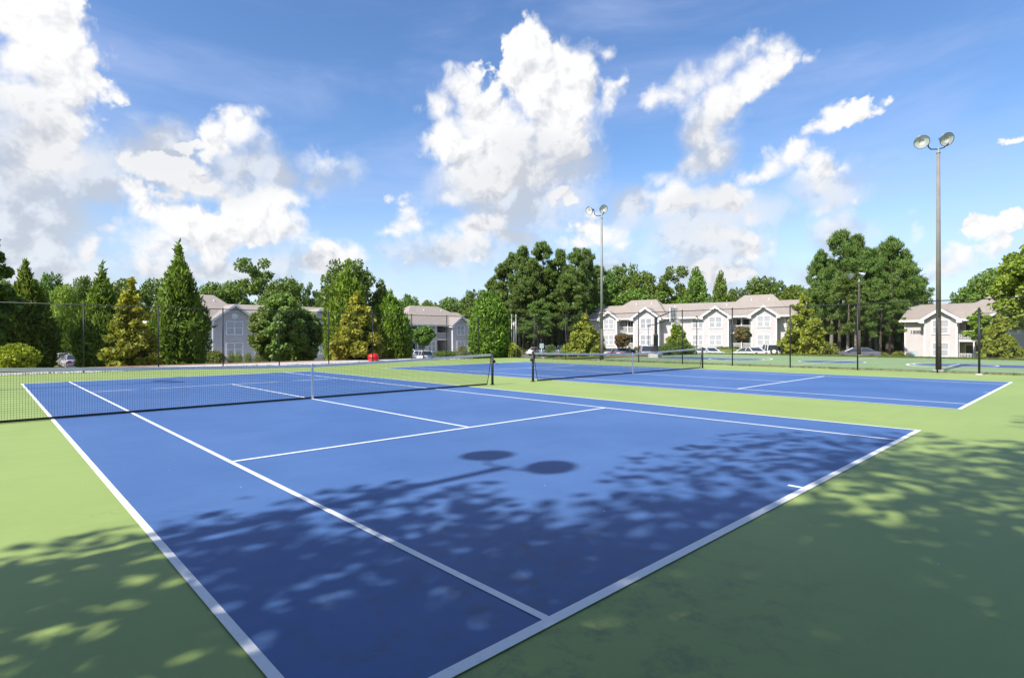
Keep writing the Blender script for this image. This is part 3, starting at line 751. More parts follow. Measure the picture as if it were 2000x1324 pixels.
def building(label, A, ang, z0, Lg, depth, eave, segs, roofs, extra=None, roofmat='shingles'):
    t = thing('apartment_building', label, 'building', (A[0], A[1], z0), ang, 'apartment blocks behind the courts')
    wall = MB(); trim = MB(); st2 = eave*.52
    for s in segs:
        x0, x1, kind = s[:3]
        if kind == 'gable':
            d = s[3]; wall.box(x0, x1, -d, depth, -.6, eave)
            ov = .55; xm = (x0+x1)/2; rise = (x1-x0+2*ov)*.36; ze = eave-.22
            zp = ze+rise
            wall.solid([(x0, -d+.0, eave), (x1, -d+.0, eave), (xm, -d+.0, zp-.28)], [(x0, 1, eave), (x1, 1, eave), (xm, 1, zp-.28)])
            rf = MB()
            yf = -d-.45; yb = depth*.45; th = .16
            for sg in (-1, 1):
                xe = xm+sg*((x1-x0)/2+ov)
                rf.solid([(xe, yf, ze), (xm, yf, zp), (xm, yf, zp-th), (xe, yf, ze-th)], [(xe, yb, ze), (xm, yb, zp), (xm, yb, zp-th), (xe, yb, ze-th)])
            g = rf.build('gable_roof', roofmat, t)
            bd = MB()
            for sg in (-1, 1):
                xe = xm+sg*((x1-x0)/2+ov)
                bd.solid([(xe, yf-.06, ze+.04), (xm, yf-.06, zp+.05), (xm, yf-.06, zp-.30), (xe, yf-.06, ze-.30)], [(xe, yf-.005, ze+.04), (xm, yf-.005, zp+.05), (xm, yf-.005, zp-.30), (xe, yf-.005, ze-.30)])
                xi = x0 if sg < 0 else x1
                bd.solid([(xe, yf+.001, ze-.05), (xe, yf+.001, ze-.31), (xi, yf+.001, ze-.31), (xi, yf+.001, ze+.25)], [(xe, .3, ze-.05), (xe, .3, ze-.31), (xi, .3, ze-.31), (xi, .3, ze+.25)])
            bd.build('rake_board', 'white_trim', g)
            for xx in (x0, x1): MB().box(xx-.09, xx+.09, -d-.02, -d+.16, -.5, ze-.31).build('corner_board', 'white_trim', t)
            if len(s) > 4 and s[4]:
                M = Matrix.Translation((xm, -d-.02, eave+rise*.22)) @ Matrix.Rotation(PI/2, 4, 'X')
                MB().lathe([(0, .02), (.32, .02), (.32, .06), (.40, .06), (.40, 0)], 24, M).build('round_vent', 'white_trim', t)
            ww = s[5] if len(s) > 5 else 1.7
            for zz in (.75, .75+st2): window(t, xm, zz, ww, 1.55, -d)
        elif kind == 'wall':
            wall.box(x0, x1, 0, depth, -.6, eave)
            for (wx, ww) in s[3]:
                for zz in (.75, .75+st2): window(t, wx, zz, ww, 1.55, 0)
        elif kind == 'balcony':
            rec = 1.9; wall.box(x0, x1, rec, depth, -.6, eave)
            bl = MB(); bl.box(x0, x1, -.12, rec, st2-.28, st2-.02).box(x0, x1, -.1, rec, -.35, -.02); bl = bl.build('balcony', 'white_trim', t)
            for zf in (0, st2):
                rl = MB(); rl.box(x0+.05, x1-.05, -.10, -.04, zf+1.0, zf+1.06).box(x0+.05, x1-.05, -.10, -.04, zf+.08, zf+.13)
                nb = int((x1-x0)/.13)
                for k in range(nb): 
                    xx = x0+.08+k*(x1-x0-.16)/max(1, nb-1); rl.box(xx-.022, xx+.022, -.09, -.05, zf+.13, zf+1.0)
                rl.build('railing', 'white_trim', bl)
            for xx in (x0+.02, (x0+x1)/2, x1-.14):
                for za, zb in ((0, st2-.28), (st2, eave-.25)): MB().box(xx, xx+.12, -.1, .02, za, zb).build('porch_post', 'white_trim', t)
            for zf in (0, st2):
                xm = (x0+x1)/2
                d = MB(); d.box(xm-.9, xm+.9, rec-.04, rec-.003, zf+.02, zf+2.05); d = d.build('patio_door', 'car_glass', t)
                f = MB(); f.box(xm-1.0, xm-.9, rec-.06, rec-.003, zf, zf+2.15).box(xm+.9, xm+1.0, rec-.06, rec-.003, zf, zf+2.15).box(xm-.9, xm+.9, rec-.06, rec-.003, zf+2.05, zf+2.15).box(xm-.04, xm+.04, rec-.065, rec-.041, zf, zf+2.05)
                f.build('door_frame', 'white_trim', d)
        elif kind == 'stairs':
            wall.box(x0, x1, 3.2, depth, -.6, eave)
            MB().box(x0, x1, -.05, 3.2, st2-.2, st2).build('landing', 'white_trim', t)
            MB().box(x0+.2, x0+1.15, 3.15, 3.197, 0, 2.05).build('door', 'door_paint', t)
            rl = MB(); rl.box(x0, x1, -.05, 0, st2+1., st2+1.06)
            for k in range(int((x1-x0)/.14)): rl.box(x0+k*.14+.05, x0+k*.14+.09, -.045, -.01, st2, st2+1.)
            rl.build('railing', 'white_trim', t)
    wall.build('wall', 'vinyl_siding', t)
    MB().box(-.09, .08, -.02, .14, -.5, eave-.25).build('corner_board', 'white_trim', t); MB().box(Lg-.08, Lg+.09, -.02, .14, -.5, eave-.25).build('corner_board', 'white_trim', t)
    for i, (x0, x1, y0, y1, zr, hl, hr, dz) in enumerate(roofs):
        rf = MB(); hiproof(rf, x0-.5, x1+.5, y0-.55, y1+.55, eave-.12+dz, zr, hl, hr)
        r_ = rf.build('roof', roofmat, t)
        fc = MB(); e = eave-.12+dz
        fc.box(x0-.55, x1+.55, y0-.62, y0-.551, e-.22, e+.03).box(x0-.57, x0-.501, y0-.551, y1+.5, e-.22, e+.03).box(x1+.501, x1+.57, y0-.551, y1+.5, e-.22, e+.03)
        fc.build('gutter', 'white_trim', r_)
        for k in range(2):
            vp = MB()
            xx = x0+(x1-x0)*(.42+.25*k); yy = y0+(y1-y0)*.36; vp.tube([(xx, yy, e), (xx, yy, e+(zr-e)*.72+.35)], .07, 8); vp.build('vent_pipe', 'white_trim', r_)
    return t
# left block: front parallel to the courts, in shade
zL = -1.3
building('grey shaded two storey apartment block behind the maples on the left', (10.5, 62.0), 0, zL, 49.7, 11, 5.3,
    [(0, 4.6, 'balcony'), (4.6, 9.8, 'gable', 1.3, True, 1.9), (9.8, 16.7, 'wall', [(13, 1.7)]), (16.7, 21.3, 'gable', 1.0, False, 1.7),
     (21.3, 26.5, 'balcony'), (26.5, 35.1, 'wall', [(28.5, 1.7), (32.5, 1.7)]), (35.1, 38.7, 'balcony'), (38.7, 41.1, 'wall', [(39.9, 1.5)]), (41.1, 43.5, 'stairs'),
     (43.5, 47.0, 'gable', 1.3, False, 1.5), (47.0, 49.7, 'balcony')],
    [(0, 49.7, 0, 11, 7.75, False, False, 0), (-.4, 9.5, -.3, 11.3, 8.9, True, True, .02), (34.7, 50.0, -.3, 11.3, 8.7, True, True, .02)])
# middle block
A = Vector((*gp(1153, 100), 0)); Bp = Vector((*gp(1566, 82), 0)); dv = (Bp-A); LM = dv.length; dn = dv.normalized(); angM = math.atan2(dn.y, dn.x)
def along(px, A=A, dn=dn):
    b = bearing(px); # solve CAM + b t = A + dn s
    det = b.x*(-dn.y)+dn.x*b.y
    rx, ry = A.x-CAM.x, A.y-CAM.y
    t = (rx*(-dn.y)+dn.x*ry)/det
    return (b.x*t-rx)*dn.x+(b.y*t-ry)*dn.y
s = along
building('pink sunlit two storey apartment block behind the basketball hoop, with four gables', (A.x, A.y), angM, -.33, LM, 11, 5.35,
    [(0, s(1178), 'wall', []), (s(1178), s(1208), 'gable', 1.0, False, 1.7), (s(1208), s(1243), 'balcony'), (s(1243), s(1291), 'gable', 1.5, False, 1.8),
     (s(1291), s(1377), 'wall', [(s(1364), 1.8), (s(1320), 1.2)]), (s(1377), s(1425), 'gable', 1.4, False, 1.8), (s(1425), s(1470), 'balcony'), (s(1470), s(1518), 'gable', 1.4, False, 1.7), (s(1518), LM, 'wall', [(s(1544), 1.2)])],
    [(0, LM, 0, 11, 7.85, False, False, 0), (s(1180), s(1302), -.3, 11.3, 8.75, True, True, .02), (s(1405), s(1545), -.3, 11.3, 8.85, True, True, .02)])
# right block
A = Vector((*gp(1768, 71.5), 0)); dn = Vector((0, -1, 0)); angR = -PI/2
s = lambda px: along(px, A, dn)
tR = building('pink apartment block with a number on its wall, at the right edge', (A.x, A.y), angR, -1.45, 32, 11, 5.3,
    [(0, s(1809), 'wall', []), (s(1809), s(1871), 'gable', .9, False, 1.5), (s(1871), s(1932), 'balcony'), (s(1932), s(1932)+3.5, 'gable', .9, False, 1.5), (s(1932)+3.5, 32, 'wall', [(16, 1.7), (22, 1.7)])],
    [(0, 32, 0, 11, 7.4, False, False, 0), (s(1846), 24, -.3, 11.3, 9.3, True, True, .02)])
fc = bpy.data.curves.new('number', 'FONT'); fc.body = '1500'; fc.size = .56; fc.extrude = .02; fc.offset = .012; fc.align_x = 'CENTER'
tmp = bpy.data.objects.new('tmp', fc); COL.objects.link(tmp); dg = bpy.context.evaluated_depsgraph_get()
me = bpy.data.meshes.new_from_object(tmp.evaluated_get(dg)); me.name = 'number_letters'; bpy.data.objects.remove(tmp)
me.materials.clear(); me.materials.append(MATS['number_black'])
o = link(me, 'number_letters', tR, (s(1788), -.03, 3.5)); o.rotation_euler = (PI/2, 0, 0)
MB().box(s(1776), s(1793), -.06, -.003, .55, 1.35).build('utility_panel', 'sign_face', tR)

# ------------------------------------------------------------------ vegetation
def leaves(name, clumps, n, size, aspect, mat, seed, up=.3, outw=.6, rnd=.7, shell=.55, flat=.0, tipz=False):
    """many small diamond leaves spread through ellipsoidal clumps"""
    g = np.random.default_rng(seed); C = np.array(clumps, float)
    wgt = (C[:, 3]*C[:, 4]+C[:, 3]*C[:, 5]+C[:, 4]*C[:, 5]); wgt /= wgt.sum()
    k = g.choice(len(C), n, p=wgt)
    d = g.normal(size=(n, 3)); d /= np.linalg.norm(d, axis=1)[:, None]
    rad = shell+(1-shell)*g.random(n)**.6; rad *= 1+.16*g.normal(size=n)*(g.random(n) < .25)
    pos = C[k, :3]+d*C[k, 3:6]*rad[:, None]
    o = d*outw + np.array([0, 0, up]) + g.normal(size=(n, 3))*rnd
    o /= np.linalg.norm(o, axis=1)[:, None]
    nn = d*.8+g.normal(size=(n, 3))*.6 + np.array([0, 0, .35+flat]); side = np.cross(nn, o); side /= np.linalg.norm(side, axis=1)[:, None]+1e-9
    sz = size*(.6+.8*g.random(n))
    a = pos-o*sz[:, None]*.5; b = pos+o*sz[:, None]*.5; w = side*(sz*aspect*.5)[:, None]
    droop = np.cross(o, side)*(sz*.10)[:, None]
    V = np.stack([a, pos+w-droop, b, pos-w-droop], 1).reshape(-1, 3)
    me = bpy.data.meshes.new(name); me.vertices.add(4*n); me.vertices.foreach_set('co', V.ravel())
    me.loops.add(4*n); me.loops.foreach_set('vertex_index', np.arange(4*n)); me.polygons.add(n)
    me.polygons.foreach_set('loop_start', np.arange(n)*4); me.polygons.foreach_set('loop_total', np.full(n, 4))
    me.update(calc_edges=True)
    crnd = g.random(len(C)); rv = np.clip(.55*g.random(n)+.45*crnd[k], 0, 1)
    at = me.attributes.new('rnd', 'FLOAT', 'FACE'); at.data.foreach_set('value', rv.astype(np.float32))
    tv = .55*g.random(n)+.25*crnd[(k*7) % len(C)]+.2*(rad-shell)/(1-shell)
    if tipz: zz = (pos[:, 2]-pos[:, 2].min())/(np.ptp(pos[:, 2])+1e-6); tv = tv*.72+.28*zz**1.2
    at = me.attributes.new('tip', 'FLOAT', 'FACE'); at.data.foreach_set('value', tv.astype(np.float32))
    me.materials.append(MATS[mat]); return me

def clumps_for(kind, g, H, Rr):
    """crown as ellipsoid clumps; returns clumps, trunk height, limb ends"""
    cl = []
    if kind in ('juniper', 'cypress', 'dome_conifer'):
        z0 = .02*H; nlev = 17
        for i in range(nlev):
            f = i/(nlev-1)
            if kind == 'juniper': r = Rr*min(1, (1-f)*1.62)**.9*(.82+.18*min(1, f*4+.1))+.03*Rr
            elif kind == 'cypress': r = Rr*math.sin(PI*(.16+.84*(f**.85))**.95)**.75 if f < .999 else .05*Rr
            else: r = Rr*math.sqrt(max(0, 1-(max(0, f-.30)/.72)**2))*(.78+.22*min(1, f*4))
            r = max(r, .06*Rr); z = z0+(H*.97-z0)*f
            m_ = max(2, int(9*(r/Rr)+2))
            for k in range(m_):
                a = 2*PI*(k+.5*(i % 2))/m_+g.normal()*.3
                cr = max(.10*Rr, .30*r+.06*Rr)*(.8+.5*g.random())
                rr = max(0, r-cr*.9)*(.82+.36*g.random())
                cl.append((rr*math.cos(a), rr*math.sin(a), z+g.normal()*.015*H, cr, cr, cr*1.7))
            cl.append((0, 0, z, r*.6, r*.6, H/nlev*1.2))
        tr = H*.9; limb = []
    elif kind == 'magnolia':
        nlev = 12
        for i in range(nlev):
            f = i/(nlev-1); r = Rr*(1-f)**.70*(.72+.28*min(1, f*5))+.06*Rr; z = H*(.07+.90*f)
            m_ = max(1, int(8*(r/Rr)+1))
            for k in range(m_):
                a = 2*PI*(k+.5*(i % 2))/m_+g.normal()*.35
                cr = (.17+.13*g.random())*Rr*(.55+.5*(1-f)); rr = max(0, r-cr*.6)*(.72+.42*g.random())
                cl.append((rr*math.cos(a), rr*math.sin(a), z+g.normal()*.025*H, cr, cr, cr*.85))
            cl.append((0, 0, z, r*.45, r*.45, H/nlev*.9))
        tr = H*.9; limb = cl[::4]
    elif kind == 'pine':
        zb = H*.30; n_ = 96
        for i in range(n_):
            f = g.random()**.8; z = zb+(H-zb)*f
            prof = Rr*(math.sin(PI*(.22+.75*f))**.8)*(.45+.65*g.random()); a = g.random()*2*PI
            if i < 9: z = H*(.86+.12*g.random()); prof = Rr*.30*g.random()
            cr = Rr*(.08+.12*g.random()); cl.append((prof*math.cos(a), prof*math.sin(a), z, cr*1.4, cr*1.4, cr*.7))
        tr = H*.93; limb = cl
    elif kind == 'airy':
        n_ = 34
        for i in range(n_):
            f = g.random(); z = H*(.34+.62*f); prof = Rr*(math.sin(PI*(.18+.70*f))**.6)*(.25+.8*g.random()); a = g.random()*2*PI
            cr = Rr*(.13+.15*g.random()); cl.append((prof*math.cos(a), prof*math.sin(a), z, cr*1.1, cr*1.1, cr*.8))
        tr = H*.75; limb = cl
    elif kind in ('round', 'broad', 'cone_broad', 'myrtle', 'open'):
        n_ = 40
        for i in range(n_):
            f = (i+.5)/n_; zz = -1+2*f
            rr = math.sqrt(max(0, 1-zz*zz)); 
            if kind == 'cone_broad': rr = (1-f)**.6*.95
            if kind in ('broad', 'open'): rr = rr*(.75+.4*g.random())
            a = i*2.39996+g.normal()*.3; q = .62+.30*g.random()
            zlo, zhi = {'round': (.18, .98), 'myrtle': (.52, .97), 'broad': (.22, .97), 'open': (.22, .97), 'cone_broad': (.12, .97)}[kind]
            zc = H*(zlo+(zhi-zlo)*f) + g.normal()*.02*H
            cr = Rr*(.20+.16*g.random())*(1 if kind != 'cone_broad' else (.6+.6*(1-f)))
            cl.append((rr*Rr*q*math.cos(a), rr*Rr*q*math.sin(a), min(zc, H-cr*.5), cr, cr, cr*.8))
        for q in range(3 if kind != 'open' else 0): cl.append((0, 0, H*((.35 if kind != 'myrtle' else .6)+(.2 if kind != 'myrtle' else .1)*q), Rr*.5, Rr*.5, H*(.14 if kind != 'myrtle' else .08)))
        tr = H*.7; limb = cl[::2]
    elif kind == 'bush':
        for i in range(26):
            a = i*2.39996; f = (i+.5)/26; rr = math.sqrt(f)*.82
            cr = Rr*(.20+.12*g.random()); zc = H*math.sqrt(max(.05, 1-rr*rr))-cr*.55
            cl.append((rr*Rr*math.cos(a), rr*Rr*math.sin(a), max(.12*H, zc), cr, cr, min(cr, H*.3)))
            if i % 2: cl.append((rr*Rr*math.cos(a), rr*Rr*math.sin(a), .22*H, cr, cr, H*.24))
        cl.append((0, 0, H*.4, Rr*.6, Rr*.6, H*.4)); tr = H*.4; limb = []
    return cl, tr, limb
LEAF = {'open': (.42, .7, .05, .45, .8), 'myrtle': (.28, .7, .1, .5, .7), 'juniper': (.52, .30, .62, .55, .42), 'cypress': (.48, .30, .75, .45, .42), 'dome_conifer': (.36, .4, .6, .4, .45), 'magnolia': (.36, .52, .15, .6, .8),
        'pine': (.62, .20, .5, .7, .8), 'airy': (.40, .6, .1, .4, .9), 'round': (.28, .75, -.05, .5, .7), 'broad': (.42, .7, .05, .45, .8), 'cone_broad': (.38, .7, .1, .5, .7), 'bush': (.20, .55, .35, .6, .6)}
def tree_meshes(kind, mat, H, Rr, n, seed, size=1., bark='bark'):
    g = np.random.default_rng(seed); cl, tr, limb = clumps_for(kind, g, H, Rr)
    sz, asp, up, ow, rn = LEAF[kind]
    me = leaves('crown', cl, n, sz*size, asp, mat, seed+1, up, ow, rn, {'airy': .3, 'pine': .1, 'magnolia': .35}.get(kind, .5), tipz=(kind == 'magnolia'))
    tb = MB(); r0 = max(.07, H*.019) if kind != 'bush' else .05
    bx, by = g.normal()*.02*H, g.normal()*.02*H
    pts = [(bx*(f**1.5)+.01*H*math.sin(5*f), by*(f**1.5), -.2+(tr+.2)*f) for f in (0, .03, .12, .3, .5, .7, .85, 1)]
    tb.tube(pts, [r0*1.5, r0*1.15, r0, r0*.85, r0*.65, r0*.42, r0*.25, r0*.08], 9)
    for q in limb[:: max(1, len(limb)//16)]:
        zc = max(.15*H, q[2]-.10*H-abs(q[0])*.25); f = min(1, zc/tr)
        p0 = Vector((bx*f**1.5, by*f**1.5, zc)); p1 = Vector(q[:3]); mid = p0.lerp(p1, .5)+Vector((0, 0, .03*H))
        tb.tube([p0, mid, p1], [r0*.32*(1.15-f*.6), r0*.2, r0*.05], 5)
    return me, tb.mesh('trunk', bark, True)
NAMES = {'myrtle': 'crape_myrtle', 'juniper': 'conifer_tree', 'cypress': 'cypress_tree', 'dome_conifer': 'conifer_tree', 'magnolia': 'magnolia_tree', 'pine': 'pine_tree', 'airy': 'broadleaf_tree', 'round': 'maple_tree', 'broad': 'broadleaf_tree', 'cone_broad': 'broadleaf_tree', 'bush': 'bush'}
TSEED = [100]
def tree(kind, mat, px, t_, top, hw, label, n=9000, proto=None, group=None, cat='tree', size=1., bark='bark', name=None, zoff=0., depth_ratio=1.):
    x, y = gp(px, t_); z = hz(x, y)+zoff; H = elev(top, t_)-z; Rr = hw*t_/FPX/math.sqrt(1+((px-CX)/FPX)**2)*1.08
    TSEED[0] += 1
    t = thing(name or NAMES[kind], label, cat, (x, y, z), random.random()*6.28, group)
    if proto:
        a, b, h0, r0 = proto; sc = (Rr/r0, Rr/r0, H/h0)
    else:
        a, b = tree_meshes(kind, mat, H, Rr, n, TSEED[0], size, bark); sc = None
    link(b, 'trunk', t, scale=sc); link(a, 'crown', t, scale=sc)
    return t
def proto(kind, mat, H, Rr, n, seed, size=1., bark='bark'):
    a, b = tree_meshes(kind, mat, H, Rr, n, seed, size, bark); return (a, b, H, Rr)

GR = 'conifers and magnolias in a row beyond the fence'
tree('broad', 'dark_broad_leaf', -30, 42, 452, 58, 'tall dark tree cut off by the left edge of the photo', 14000)
tree('juniper', 'juniper_leaf', 50, 46, 508, 60, 'leftmost dark conifer, above the bright yellow green bush', 24000, group=GR)
tree('juniper', 'juniper_leaf', 200, 48, 512, 50, 'dark conifer between the silver sedan and the golden left magnolia', 20000, group=GR)
tree('magnolia', 'magnolia_leaf', 258, 40, 545, 58, 'left golden green magnolia between two dark conifers', 12000, group=GR, cat='tree')
tree('juniper', 'juniper_leaf', 350, 46, 476, 53, 'tallest dark conifer, pointed, beside the grey gabled house front', 26000, group=GR)
tree('round', 'maple_leaf', 527, 56, 596, 37, 'left one of three maples hiding the grey apartment block', 11000, group='three maples', bark='bark')
tree('round', 'maple_leaf', 553, 52, 572, 38, 'middle one of three maples, the tallest', 11000, group='three maples')
tree('round', 'maple_leaf', 590, 55, 604, 38, 'right one of three maples, the lowest and darkest', 10000, group='three maples')
tree('cypress', 'bright_conifer_leaf', 678, 49, 518, 46, 'tall bright green cypress behind the yellow tipped magnolia', 22000, group=GR)
tree('magnolia', 'magnolia_leaf', 697, 43, 570, 50, 'yellow tipped magnolia in front of the tall bright cypress', 11000, group=GR)
tree('cypress', 'juniper_leaf', 733, 50, 610, 30, 'dark narrow conifer squeezed between magnolia and slim cypress', 9000, group=GR)
tree('cypress', 'bright_conifer_leaf', 763, 51, 572, 38, 'slim bright cypress left of the parked white wagon', 18000, group=GR)
tree('dome_conifer', 'juniper_leaf', 955, 46, 574, 36, 'rounded dark conifer behind the posts of the two nets', 22000, group=GR)
tree('myrtle', 'mid_broad_leaf', 826, 73, 638, 21, 'small round bright tree in front of the balconies by the white wagon', 4500)
tree('magnolia', 'green_magnolia_leaf', 1143, 62, 614, 40, 'bushy golden magnolia left of the middle light pole', 9000)
tree('magnolia', 'green_magnolia_leaf', 1322, 57, 624, 22, 'magnolia with a thin spire, right of the basketball hoop', 8000)
tree('magnolia', 'green_magnolia_leaf', 1568, 57, 574, 46, 'tall magnolia with orange top at the end of the middle block', 12000)
tree('magnolia', 'green_magnolia_leaf', 1951, 54, 614, 44, 'rounded magnolia with bronze top near the right edge', 10000)
tree('myrtle', 'red_myrtle_leaf', 1216, 82, 653, 15, 'small reddish brown crape myrtle before the left balconies', 3500)
tree('myrtle', 'red_myrtle_leaf', 1450, 76, 640, 16, 'small crimson crape myrtle above the white sedan', 3500)
tree('broad', 'lime_leaf', 2045, 56, 462, 105, 'wide pale green tree leaning in from the right edge', 22000, size=.9)
tree('airy', 'lime_leaf', 1915, 64, 606, 30, 'low pale green tree in front of the right block balcony', 3500, size=.8)
# bushes
GB = 'clipped bushes'
tree('bush', 'chartreuse_leaf', 32, 28, 672, 46, 'bright yellow green bush at the left edge behind the net', 6000, cat='bush')
tree('bush', 'chartreuse_leaf', 1000, 54, 671, 18, 'bright yellow green bush beside the rounded conifer', 1800, cat='bush')
tree('bush', 'chartreuse_leaf', 1010, 48, 682, 8, 'tiny yellow green bush at the foot of the pale post lamp', 900, cat='bush')
tree('bush', 'olive_leaf', 1613, 60, 671, 27, 'wide yellow green dome bush right of the tall magnolia', 4000, cat='bush')
tree('bush', 'olive_leaf', 1115, 76, 672, 24, 'low olive bush behind the silver pickup truck', 1500, cat='bush')
tree('bush', 'hedge_leaf', 1076, 78, 673, 12, 'small dark bush behind the pale parking sign', 1000, cat='bush')
tree('bush', 'olive_leaf', 420, 60, 684, 20, 'large olive bush below the balcony of the grey block', 2500, cat='bush')
pb = proto('bush', 'olive_leaf', 1., .9, 900, 51, .7); pd = proto('bush', 'hedge_leaf', 1., .9, 900, 52, .7)
for i, px in enumerate((452, 466, 484, 503, 518, 543, 560, 576)):
    tree('bush', 'olive_leaf', px, 61, 689+(i % 2), 9, ['clipped olive ball right of the large olive bush', 'second clipped olive ball under the lower gable window', 'third clipped olive ball under the lower gable window', 'clipped olive ball left of the maple trunks', 'clipped olive ball just left of the first maple trunk', 'clipped olive ball between the first two maple trunks', 'clipped olive ball between the last two maple trunks', 'clipped olive ball right before the last maple trunk'][i],
         proto=pb, group=GB, cat='bush')
tree('bush', 'hedge_leaf', 870, 86, 683, 30, 'long dark hedge right of the parked white wagon', 2200, cat='hedge', name='hedge')
tree('bush', 'olive_leaf', 903, 84, 676, 12, 'yellowish bush at the corner of the grey block gable', 900, cat='bush')
for i, (px, w) in enumerate(((1229, 6), (1243, 8), (1258, 7), (1408, 12), (1422, 10), (1437, 9))):
    tree('bush', 'hedge_leaf', px, 84, 678, w, ['round dark bush below the left balcony of the pink block', 'dark bush at the corner of the second gable', 'dark bush left of the basketball post', 'dark hedge ball under the third gable', 'second dark hedge ball under the third gable', 'dark hedge ball just left of the crimson crape myrtle'][i], proto=pd, group=GB, cat='bush')
tree('bush', 'hedge_leaf', 1325, 54, 668, 34, 'low green shrubs spread at the foot of the spire magnolia', 3500, cat='bush')
tree('bush', 'hedge_leaf', 1718, 66, 690, 22, 'low dark hedge left of the numbered block', 1400, cat='hedge', name='hedge')
tree('bush', 'olive_leaf', 1755, 68, 689, 16, 'low olive hedge touching the numbered block', 1000, cat='hedge', name='hedge')

# protos for the woods
PB = [proto('broad', 'mid_broad_leaf', 14, 5.2, 8000, 61, 1.25), proto('broad', 'dark_broad_leaf', 14, 5.2, 8000, 62, 1.25), proto('airy', 'dark_broad_leaf', 14, 5.2, 6500, 63, 1.15),
      proto('cone_broad', 'mid_broad_leaf', 14, 4.6, 8000, 64, 1.2), proto('broad', 'lime_leaf', 14, 5.2, 7000, 65, 1.25)]
PP = [proto('pine', 'pine_leaf', 17, 4.6, 11000, 71, 1.1), proto('pine', 'pine_leaf', 17, 4.2, 11000, 72, 1.1), proto('pine', 'pine_leaf', 17, 4.8, 10000, 73, 1.1), proto('pine', 'pine_leaf', 17, 4.4, 10000, 74, 1.05, 'pale_bark')]
GW = 'trees of the woods behind the houses'; GP = 'tall pines of the middle stand'; GQ = 'tall pines of the right stand'
left = [(15, 95, 548, 40, 0, 'green wood tree just right of the left edge tree'), (128, 74, 556, 34, 4, 'pale green tree showing between the two leftmost conifers'), (100, 110, 533, 30, 1, 'dark tree top peeping right of the leftmost conifer'),
        (165, 110, 540, 30, 1, 'dark wood tree left of the second conifer top'), (240, 100, 545, 36, 0, 'wood tree behind the left magnolia top'), (298, 105, 546, 34, 1, 'dark wood tree left of the tallest conifer'), (150, 80, 590, 30, 4, 'low pale tree behind the silver sedan'),
        (415, 100, 552, 36, 0, 'green wood tree right of the tallest conifer, above the house roof'), (455, 105, 550, 34, 1, 'dark green wood tree left of the high ragged oak'),
        (512, 98, 500, 62, 2, 'high ragged dark oak above the maples'), (552, 92, 548, 46, 1, 'dark leafy tree just behind the top of the maples'),
        (607, 115, 547, 26, 2, 'small thin tree between the ragged oak and the tall cypress'), (655, 100, 560, 30, 0, 'green tree just left of the tall bright cypress'), (680, 92, 508, 52, 1, 'big dark tree rising behind the tall bright cypress'),
        (745, 95, 546, 34, 3, 'pointed green tree behind the slim cypress'), (798, 118, 577, 28, 1, 'low dark tree above the roof, right of the slim cypress'), (838, 120, 588, 26, 0, 'low green tree above the grey roof ridge'),
        (880, 120, 582, 32, 0, 'low ragged tree above the right end of the grey roof'), (925, 105, 568, 26, 1, 'dark tree left of the rounded conifer'), (345, 110, 545, 34, 0, 'wood tree hidden behind the tallest conifer'), (60, 115, 545, 34, 0, 'wood tree hidden behind the leftmost conifer')]
for px, tt, top, hw, k, lb in left: tree('broad', '', px, tt, top, hw, lb, proto=PB[k], group=GW, name='broadleaf_tree')
midp = [(962, 92, 548, 26, 'outermost left pine, lowest of the middle stand'), (985, 86, 515, 30, 'second pine from the left in the middle stand'), (1003, 88, 497, 28, 'third pine from the left in the middle stand'), (1022, 82, 486, 28, 'pine with a narrow top, left of the highest pine'),
        (1060, 84, 474, 34, 'highest pine of the middle stand'), (1042, 80, 510, 30, 'lower front pine left of the highest pine'), (1092, 85, 492, 28, 'pine right beside the highest pine'), (1125, 80, 486, 26, 'left of the twin topped pines by the light pole'),
        (1146, 84, 489, 26, 'right of the twin topped pines by the light pole'), (1108, 76, 540, 36, 'broad lower pine in front of the middle stand'), (1168, 90, 520, 28, 'pine directly behind the middle light pole'),
        (1050, 72, 590, 30, 'low young pine in front of the trunks of the middle stand'), (1015, 78, 560, 30, 'low pine behind the pale post lamp')]
for i, (px, tt, top, hw, lb) in enumerate(midp): tree('pine', '', px, tt+20, top, hw, lb, proto=PP[i % 3], group=GP, name='pine_tree')
right = [(1190, 120, 528, 30, 3, 'pale pointed tree just right of the middle light pole'), (1218, 125, 520, 36, 1, 'dark round tree right of the middle pole'), (1252, 120, 533, 34, 1, 'dark tree above the left hip of the pink roof'), (1235, 116, 566, 46, 0, 'lower bright tree just behind the left hip of the pink roof'),
         (1205, 126, 562, 34, 4, 'lower light green tree between pines and the pink roof'), (1303, 118, 516, 42, 2, 'airy spreading tree above the basketball hoop'), (1285, 115, 570, 34, 0, 'low tree under the airy spreading tree'), (1361, 108, 523, 36, 3, 'bright pointed green tree above the low pink ridge'),
         (1335, 118, 560, 26, 0, 'low green tree left of the bright pointed tree'), (1407, 112, 530, 26, 3, 'slim dark tree above the third pink gable'), (1437, 118, 565, 22, 1, 'small dark tree right of the slim dark tree'),
         (1488, 118, 544, 42, 1, 'dark spreading tree above the right hip of the pink roof'), (1530, 120, 545, 30, 2, 'dark thin tree right of the spreading one'), (1555, 112, 560, 40, 0, 'green tree left behind the orange topped magnolia'),
         (1590, 110, 575, 26, 4, 'pale tree right behind the orange topped magnolia'), (1800, 118, 570, 26, 1, 'small dark tree right of the right pine stand'), (1880, 110, 566, 34, 0, 'dark green tree above the ridge of the numbered block'), (1930, 104, 530, 50, 0, 'green tree behind the numbered block roof')]
for px, tt, top, hw, k, lb in right: tree('broad', '', px, tt, top, hw, lb, proto=PB[k], group=GW, name='broadleaf_tree')
